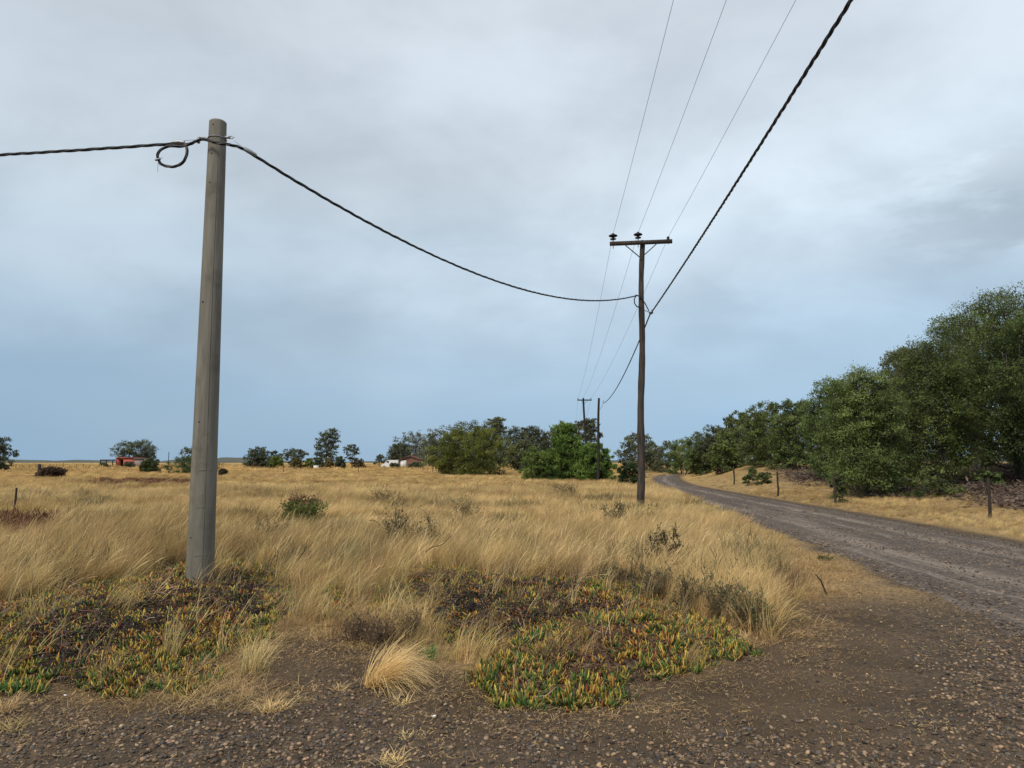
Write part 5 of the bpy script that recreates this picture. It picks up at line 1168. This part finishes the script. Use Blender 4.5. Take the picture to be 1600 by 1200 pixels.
scatter('leaf_litter', np.stack([x, y, terrain(x, y) + 0.02], 1), np.stack([rng.normal(0, .2, n), rng.normal(0, .2, n), rng.uniform(0, 6.28, n)], 1), rng.uniform(0.7, 1.7, n), rng.integers(0, 6, n), fl, 'brown leaf and bark litter heaped under the wood', 'litter')

# red brown low growth and dull herbs in the pasture
herb = []
for i in range(5):
    r = np.random.default_rng(930 + i); b = MB(); blades(b, r, 50, 0.3, 0.26, 0.02, 0.7, 3.0, (0.06, 0.026, 0.016), (0.20, 0.088, 0.045), 3, 0, 0.6); herb.append(b.mesh('herb', M['shrub']))
PR = []
for pl, dn in ((RED[0], 9), (RED[1], 1.2)):
    p = np.array(pl); n = int(area(pl) * dn); x = rng.uniform(p[:, 0].min() - 1, p[:, 0].max() + 1, n); y = rng.uniform(p[:, 1].min() - 1, p[:, 1].max() + 1, n); k = dpoly(x, y, pl) > (fbm(x, y, .9, 35) - .5) * 2; PR.append(np.stack([x[k], y[k], terrain(x[k], y[k])], 1))
PR = np.vstack(PR); n = len(PR)
scatter('red_brown_ground_plants', PR, np.stack([rng.normal(0, .15, n), rng.normal(0, .15, n), rng.uniform(0, 6.28, n)], 1), rng.uniform(0.7, 1.5, n) * np.where(PR[:, 1] > 35, 0.9, 1), rng.integers(0, 5, n), herb, 'low red brown plants in two bare patches of the pasture', 'ground plants')
dull = []
for i in range(5):
    r = np.random.default_rng(940 + i); b = MB(); blades(b, r, 60, 0.24, 0.38, 0.009, 0.45, 3.0, (0.050, 0.045, 0.022) if i < 3 else (0.060, 0.068, 0.028), (0.16, 0.130, 0.060) if i < 3 else (0.17, 0.175, 0.075), 3, 0, 0.5); dull.append(b.mesh('herb', M['shrub']))
n = 20000; x, y = field_points(n, 8.5, 60); k = (mask_grass(x, y) > 0.6) & (fbm(x, y, 0.28, 111) + 0.5 * fbm(x, y, 1.4, 113) > 0.84 - 0.05 * (y < 16)) & (x < road_l(y)) & (rng.uniform(0, 1, n) < 1 - sstep(18, 42, y)); x, y = x[k], y[k]; n = len(x)
scatter('dull_herbs', np.stack([x, y, terrain(x, y)], 1), np.stack([rng.normal(0, .15, n), rng.normal(0, .15, n), rng.uniform(0, 6.28, n)], 1), rng.uniform(0.8, 1.5, n), rng.integers(0, 5, n), dull, 'greyish brown herbs in drifts among the dry grass', 'herbs')

# ------------------------------------------------------------------ single plants
def shrub(seed, H, Wd, nst, leaf_n, leaf_l, lo, hi, tw=(0.055, 0.042, 0.03), up=0.9, rad=0.006, curl=0.35, leaf_from=0.2, tipcol=None, tipn=0, aspect=2.6):
    """branching twigs from one root, with small leaves set along them"""
    r = np.random.default_rng(seed); tm, lm = MB(), MB(); nodes = []
    def grow(p, d, ln, rd, lv):
        pts = [p]; n = 5
        for s in range(n):
            d = d + r.normal(0, curl, 3) * 0.5; d[2] += 0.06 * up; d /= np.linalg.norm(d); p = p + d * ln / n; p[2] = max(p[2], 0.01); pts.append(p); nodes.append((p, d, lv + s / n))
        tm.tube(np.array(pts), np.linspace(rd, rd * 0.5, n + 1), 4, tw, cap=False)
        if lv < 3:
            for _ in range(r.integers(2, 4) if lv else r.integers(3, 5)):
                i = r.integers(1, n + 1); dd = d * 0.6 + r.normal(0, 0.6, 3); dd[2] += 0.3 * up; dd /= np.linalg.norm(dd); grow(pts[i], dd, ln * r.uniform(0.5, 0.75), rd * 0.55, lv + 1)
    for s in range(nst):
        a = r.uniform(0, 6.28); sp = r.uniform(0.05, 1.0) * Wd / (H + Wd); d = np.array([math.cos(a) * sp * 1.4, math.sin(a) * sp * 1.4, up]); d /= np.linalg.norm(d)
        grow(np.array([r.normal(0, 0.1 * Wd), r.normal(0, 0.1 * Wd), 0.0]), d, 0.45 * H, rad, 0)
    nd = np.array([q[0] for q in nodes]); 
    s_xy = Wd * 0.5 / (np.percentile(np.abs(nd[:, :2]), 97) + 1e-6); s_z = H / (np.percentile(nd[:, 2], 98.5) + 1e-6)
    sc = np.array([s_xy, s_xy, s_z])
    tm.v = [q * sc for q in tm.v]
    if leaf_n:
        pk = r.integers(0, len(nodes), leaf_n); p = nd[pk] * sc + r.normal(0, leaf_l * 0.5, (leaf_n, 3)); p[:, 2] = np.maximum(p[:, 2], 0.01)
        ax = r.normal(0, 0.6, (leaf_n, 3)) + np.array([q[1] for q in nodes])[pk]; ax[:, 2] += 0.3; ax /= np.linalg.norm(ax, axis=1)[:, None]; sv = np.cross(ax, r.normal(0, 1, (leaf_n, 3))); sv /= np.linalg.norm(sv, axis=1)[:, None] + 1e-9
        le = leaf_l * r.uniform(0.6, 1.4, leaf_n)[:, None]; V = np.stack([p, p + ax * le * .5 + sv * le * .5 / aspect, p + ax * le, p + ax * le * .5 - sv * le * .5 / aspect], 1)
        u = r.uniform(0, 1, leaf_n)[:, None]; c = np.asarray(lo) * (1 - u) + np.asarray(hi) * u
        if tipcol is not None:
            top = p[:, 2] > H * (tipn + 0.1 * r.normal(0, 1, leaf_n)); c[top] = np.asarray(tipcol) * r.uniform(0.6, 1.2, (top.sum(), 1))
        lm.add(V.reshape(-1, 3), np.arange(leaf_n * 4).reshape(-1, 4), c)
        return tm.mesh('stem', M['shrub']), lm.mesh('foliage', M['shrub'])
    return tm.mesh('stem', M['shrub']), None
def place_shrub(px, pb, z, name, label, ms, cat='shrub', group=None, rz=0.0):
    g = GT(px, pb); t = empty(name, (g[0], g[1], g[2] - 0.01), label, cat, group, rz); link('stem', ms[0], t)
    if ms[1]: link('foliage', ms[1], t)
    return t
def szm(px0, px1, pt_, px, pb, z=0.0):
    g = GT(px, pb); a, b = P(px0, pb, g[1]), P(px1, pb, g[1]); return b[0] - a[0], P(px, pt_, g[1])[2] - g[2]
wd, h = szm(446, 508, 779, 478, 822)
place_shrub(478, 822, 0.0, 'red_tipped_shrub', 'low round green shrub with a rust red top, alone in the dry grass', shrub(2001, h, wd, 26, 7000, 0.07, (0.075, 0.105, 0.028), (0.19, 0.22, 0.065), up=1.2, tipcol=(0.20, 0.10, 0.060), tipn=0.90))
wd, h = szm(1014, 1072, 826, 1036, 902)
place_shrub(1036, 902, 0.05, 'thorny_shrub', 'spindly dark thorny shrub sticking up behind the right succulent mat', shrub(2002, h, wd, 7, 3200, 0.026, (0.03, 0.03, 0.016), (0.085, 0.080, 0.035), tw=(0.035, 0.028, 0.024), up=1.3, rad=0.016, curl=0.8))
SC = 'scraggly dark green bushes at the corner of the road'
for i, (a, b, tp, px, pb, lb, nl) in enumerate(((985, 1070, 884, 1030, 934, 'scraggly dark bush under the thorny shrub', 2600), (1050, 1120, 890, 1085, 958, 'scraggly twiggy bush right of the thorny shrub', 2400), (1095, 1165, 896, 1130, 972, 'scraggly bush with olive sprigs before the dry reeds', 2600),
          (1145, 1196, 905, 1168, 985, 'scraggly green bush at the right tip of the succulent mat', 2600), (1178, 1216, 930, 1196, 992, 'small dark green bush closest to the bare earth at the road corner', 1800), (920, 1000, 872, 962, 915, 'low scraggly bush left of the thorny shrub', 2000))):
    wd, h = szm(a, b, tp, px, pb); place_shrub(px, pb, 0.03, 'scraggly_bush', lb, shrub(2010 + i, h, wd, 16, int(nl * 0.26), 0.032, (0.060, 0.062, 0.028), (0.185, 0.180, 0.080), tw=(0.115, 0.088, 0.056), up=0.9, rad=0.006, curl=0.8), 'bush', SC)
DS = 'dead grey shrubs in the dry grass'
for i, (a, b, tp, px, pb, lb) in enumerate(((575, 665, 795, 615, 868, 'dead grey brown shrub in the grass left of the middle'), (640, 690, 800, 664, 866, 'dead twiggy shrub beside the wider grey brown one'), (690, 752, 770, 722, 818, 'dark tangled dead shrub swallowed by the grass above the middle'), (575, 625, 758, 600, 792, 'faint dead shrub furthest back in the grass'),
          (925, 1000, 785, 962, 828, 'dead shrub with a few green leaves left of the foot of the wooden pole'), (1000, 1035, 790, 1015, 826, 'small dull shrub at the foot of the wooden pole'), (385, 440, 808, 412, 856, 'dead grey shrub between the concrete pole and the red topped shrub'), (858, 905, 752, 880, 776, 'brownish dead shrub before the vivid green saplings'))):
    wd, h = szm(a, b, tp, px, pb); gl = 900 if i in (4, 5) else 250
    place_shrub(px, pb, 0.05, 'dead_shrub', lb, shrub(2030 + i, h, wd, 11, gl, 0.05, (0.05, 0.055, 0.02), (0.12, 0.12, 0.045), tw=(0.095, 0.075, 0.052), up=1.0, rad=0.007, curl=0.6), 'shrub', DS)
wd, h = szm(528, 650, 958, 590, 1010)
for i, (px, pb, k_) in enumerate(((560, 1004, 0.5), (606, 1008, 0.55), (645, 1000, 0.45))):
    place_shrub(px, pb, 0.0, 'brown_heath', ('matted brown dead heath before the tall grass, left end', 'matted brown dead heath just above the blond tussock', 'matted brown dead heath next to the small green sprout')[i], shrub(2050 + i, h * 0.95, wd * k_ * 1.1, 20, 420, 0.03, (0.08, 0.058, 0.034), (0.24, 0.17, 0.09), tw=(0.14, 0.10, 0.065), up=1.1, rad=0.004, curl=0.5), 'heath', 'clumps of dead brown heath')
gv = [grass_variant(760 + i, 22, 0.09, 0.48, 0.0045, 0.25 + 0.08 * i, 0.9, 0.1, name='bush_grass') for i in range(4)]
_q = gp([(985, 900), (1070, 885), (1180, 905), (1225, 960), (1205, 1000), (1140, 985), (1060, 955)]); _p = np.array(_q); n = 900
x = rng.uniform(_p[:, 0].min(), _p[:, 0].max(), n); y = rng.uniform(_p[:, 1].min(), _p[:, 1].max(), n); k = inpoly(x, y, _q); x, y = x[k], y[k]; n = len(x)
scatter('dry_grass', np.stack([x, y, terrain(x, y)], 1), np.stack([rng.normal(0, .15, n), rng.normal(0, .15, n), rng.normal(0, .8, n)], 1), rng.uniform(0.6, 1.15, n), rng.integers(0, 4, n), gv, 'dry grass growing through the scraggly bushes at the road corner', 'grass')
# the dry reeds at the corner
def tuft(px, pb, name, label, n, rad, ln, wid, lean, spread, lo, hi, tip=None, main=0.1, droop=0.5, z=0.0, group=None, mat='straw'):
    r = np.random.default_rng(int(px * 7 + pb)); b = MB(); blades(b, r, n, rad, ln, wid, lean, spread, lo, hi, 5, main, droop, tipcol=tip)
    g = GT(px, pb); return tag(link(name, b.mesh(name, M[mat]), None, (g[0], g[1], g[2] - 0.008)), label, 'grass tuft' if 'tuft' in name or 'tussock' in name else 'plant', group)
ST = ((0.28, 0.185, 0.075), (0.64, 0.47, 0.205), (0.70, 0.53, 0.26))
tuft(584, 1072, 'blond_tussock', 'blond tussock combed over to the right, alone on the bare earth', 800, 0.09, 0.50, 0.0040, 0.80, 0.55, (0.34, 0.235, 0.090), (0.66, 0.50, 0.21), (0.72, 0.565, 0.27), 0.0, 0.80)
tuft(1222, 925, 'dry_reeds', 'upright brown dry reeds at the corner where the grass meets the road', 260, 0.32, 0.42, 0.006, 0.18, 1.5, (0.13, 0.085, 0.045), (0.34, 0.235, 0.115), None, 0.1, 0.3)
tuft(1195, 905, 'dry_reeds', 'upright tan dry reeds left of the brown ones', 200, 0.30, 0.46, 0.006, 0.2, 1.5, (0.20, 0.135, 0.065), (0.42, 0.29, 0.14), None, 0.1, 0.3)
tuft(672, 1030, 'green_sprout', 'small bright green sprout beside the brown heath', 40, 0.045, 0.16, 0.013, 0.5, 2.5, (0.045, 0.095, 0.020), (0.10, 0.17, 0.035), None, 0.3, 0.3, mat='succulent')
tuft(266, 1030, 'straw_tuft', 'pale upright straw tuft growing through the left succulent mat', 60, 0.06, 0.42, 0.005, 0.12, 1.0, (0.32, 0.25, 0.11), (0.55, 0.44, 0.20), None, 0.2, 0.25, 0.1)
SG = 'small straw tufts on the bare earth'
for i, (px, pb, n_, rd, ln, le_, lb) in enumerate(((8, 1112, 130, 0.08, 0.20, 0.95, 'straw tuft at the left edge of the photo on the gravelly earth'), (20, 1138, 110, 0.08, 0.16, 1.1, 'flat straw tuft just below the one at the left edge'), (425, 1110, 140, 0.09, 0.15, 0.9, 'spiky straw tuft on the bare earth left of the blond tussock'), (532, 1078, 70, 0.05, 0.10, 0.9, 'tiny straw tuft nearest to the blond tussock'),
        (625, 1098, 80, 0.06, 0.11, 0.95, 'small star shaped straw tuft right below the blond tussock'), (52, 1070, 50, 0.05, 0.10, 1.0, 'small pale tuft in front of the left succulent mat'), (395, 1050, 120, 0.10, 0.36, 0.35, 'loose grass tuft with green blades right of the left mat'), (365, 1075, 120, 0.16, 0.22, 1.0, 'sprawling straw tuft between left mat and spiky tuft'),
        (610, 1192, 110, 0.08, 0.12, 1.1, 'pale tuft at the bottom edge of the photo'), (1160, 1006, 90, 0.12, 0.20, 0.9, 'pale straw tuft at the tip of the right succulent mat'), (640, 1150, 50, 0.06, 0.08, 1.1, 'flattened little tuft on the gravelly earth below the star shaped one'), (1010, 1110, 40, 0.08, 0.09, 1.2, 'thin flattened tuft on the earth below the right mat'),
        (850, 1120, 40, 0.08, 0.09, 1.2, 'thin flattened tuft near the fallen straw'), (470, 1100, 60, 0.1, 0.13, 1.0, 'sparse tuft right beside the spiky straw tuft'), (790, 1050, 70, 0.14, 0.16, 1.1, 'trampled straw at the near edge of the right succulent mat'))):
    tuft(px, pb, 'straw_tuft', lb, n_, rd, ln, 0.0042, le_, 2.6 if i != 6 else 1.2, ST[0] if i != 6 else (0.12, 0.13, 0.05), ST[1], ST[2], 0.1, 0.5, 0.0, SG)
g0, g1_, = onto(G(772, 1088)), onto(G(918, 1107)); pts = np.linspace(g0, g1_, 8); pts[:, 2] += 0.012 + 0.012 * np.sin(np.linspace(0, 3.1, 8))
tag(MB().tube(pts, np.linspace(0.0045, 0.0025, 8), 5, (0.50, 0.37, 0.20)).build('fallen_straw', M['straw']), 'one long pale stalk lying on the earth before the right mat', 'stalk')
g0 = onto(G(1294, 932)); a0, b0 = P(1274, 897, g0[1]), P(1283, 908, g0[1])
mb = MB(); mb.tube([g0 + [0, 0, -0.03], b0, a0], [0.013, 0.010, 0.005], 6, (0.05, 0.045, 0.03)); mb.tube([b0, b0 + [0.01, 0.02, 0.08]], [0.005, 0.003], 4, (0.05, 0.045, 0.03)); tag(mb.build('dead_stick', M['shrub']), 'dead stick leaning out of the straw beside the road', 'stick')
wd, h = szm(1276, 1304, 868, 1290, 877); place_shrub(1290, 877, 0, 'low_herb', 'flat dark green herb on the straw at the edge of the road', shrub(2070, max(h, 0.06), wd, 10, 700, 0.03, (0.045, 0.05, 0.02), (0.12, 0.12, 0.045), up=0.4, rad=0.003), 'herb')
# a twig caught in the grass and pale scraps lying about
g0 = onto(G(668, 880, 0.1)); q = [P(668, 872, g0[1]), P(676, 864, g0[1]), P(692, 862, g0[1]), P(706, 848, g0[1])]; q = np.array(q) + [0, -0.25, 0.12]
tag(MB().tube(smooth(q, 20), np.linspace(0.008, 0.004, 20), 5, (0.07, 0.05, 0.035)).build('bent_twig', M['shrub']), 'bent bare twig lying over the grass above the right succulent mat', 'twig')
for i, (px, pb) in enumerate(((102, 1087), (268, 1135), (1125, 1000), (678, 1123))):
    g = onto(G(px, pb)); o = link('white_pebble', pale_stone if i == 0 else pale_stone, None, (g[0], g[1], g[2] + 0.008)); o.scale = (0.026 + 0.004 * i,) * 3; o.rotation_euler = (0.1, 0.2, i)
    tag(o, ('white pebble on the earth before the left succulent mat', 'white pebble low on the left, in the gravelly earth', 'white pebble under the right tip of the succulent mat', 'white pebble below the blond tussock')[i], 'pebble')
pale_stone.attributes['col'].data.foreach_set('color', np.tile([0.55, 0.54, 0.52, 1], len(pale_stone.polygons)).astype(np.float32))
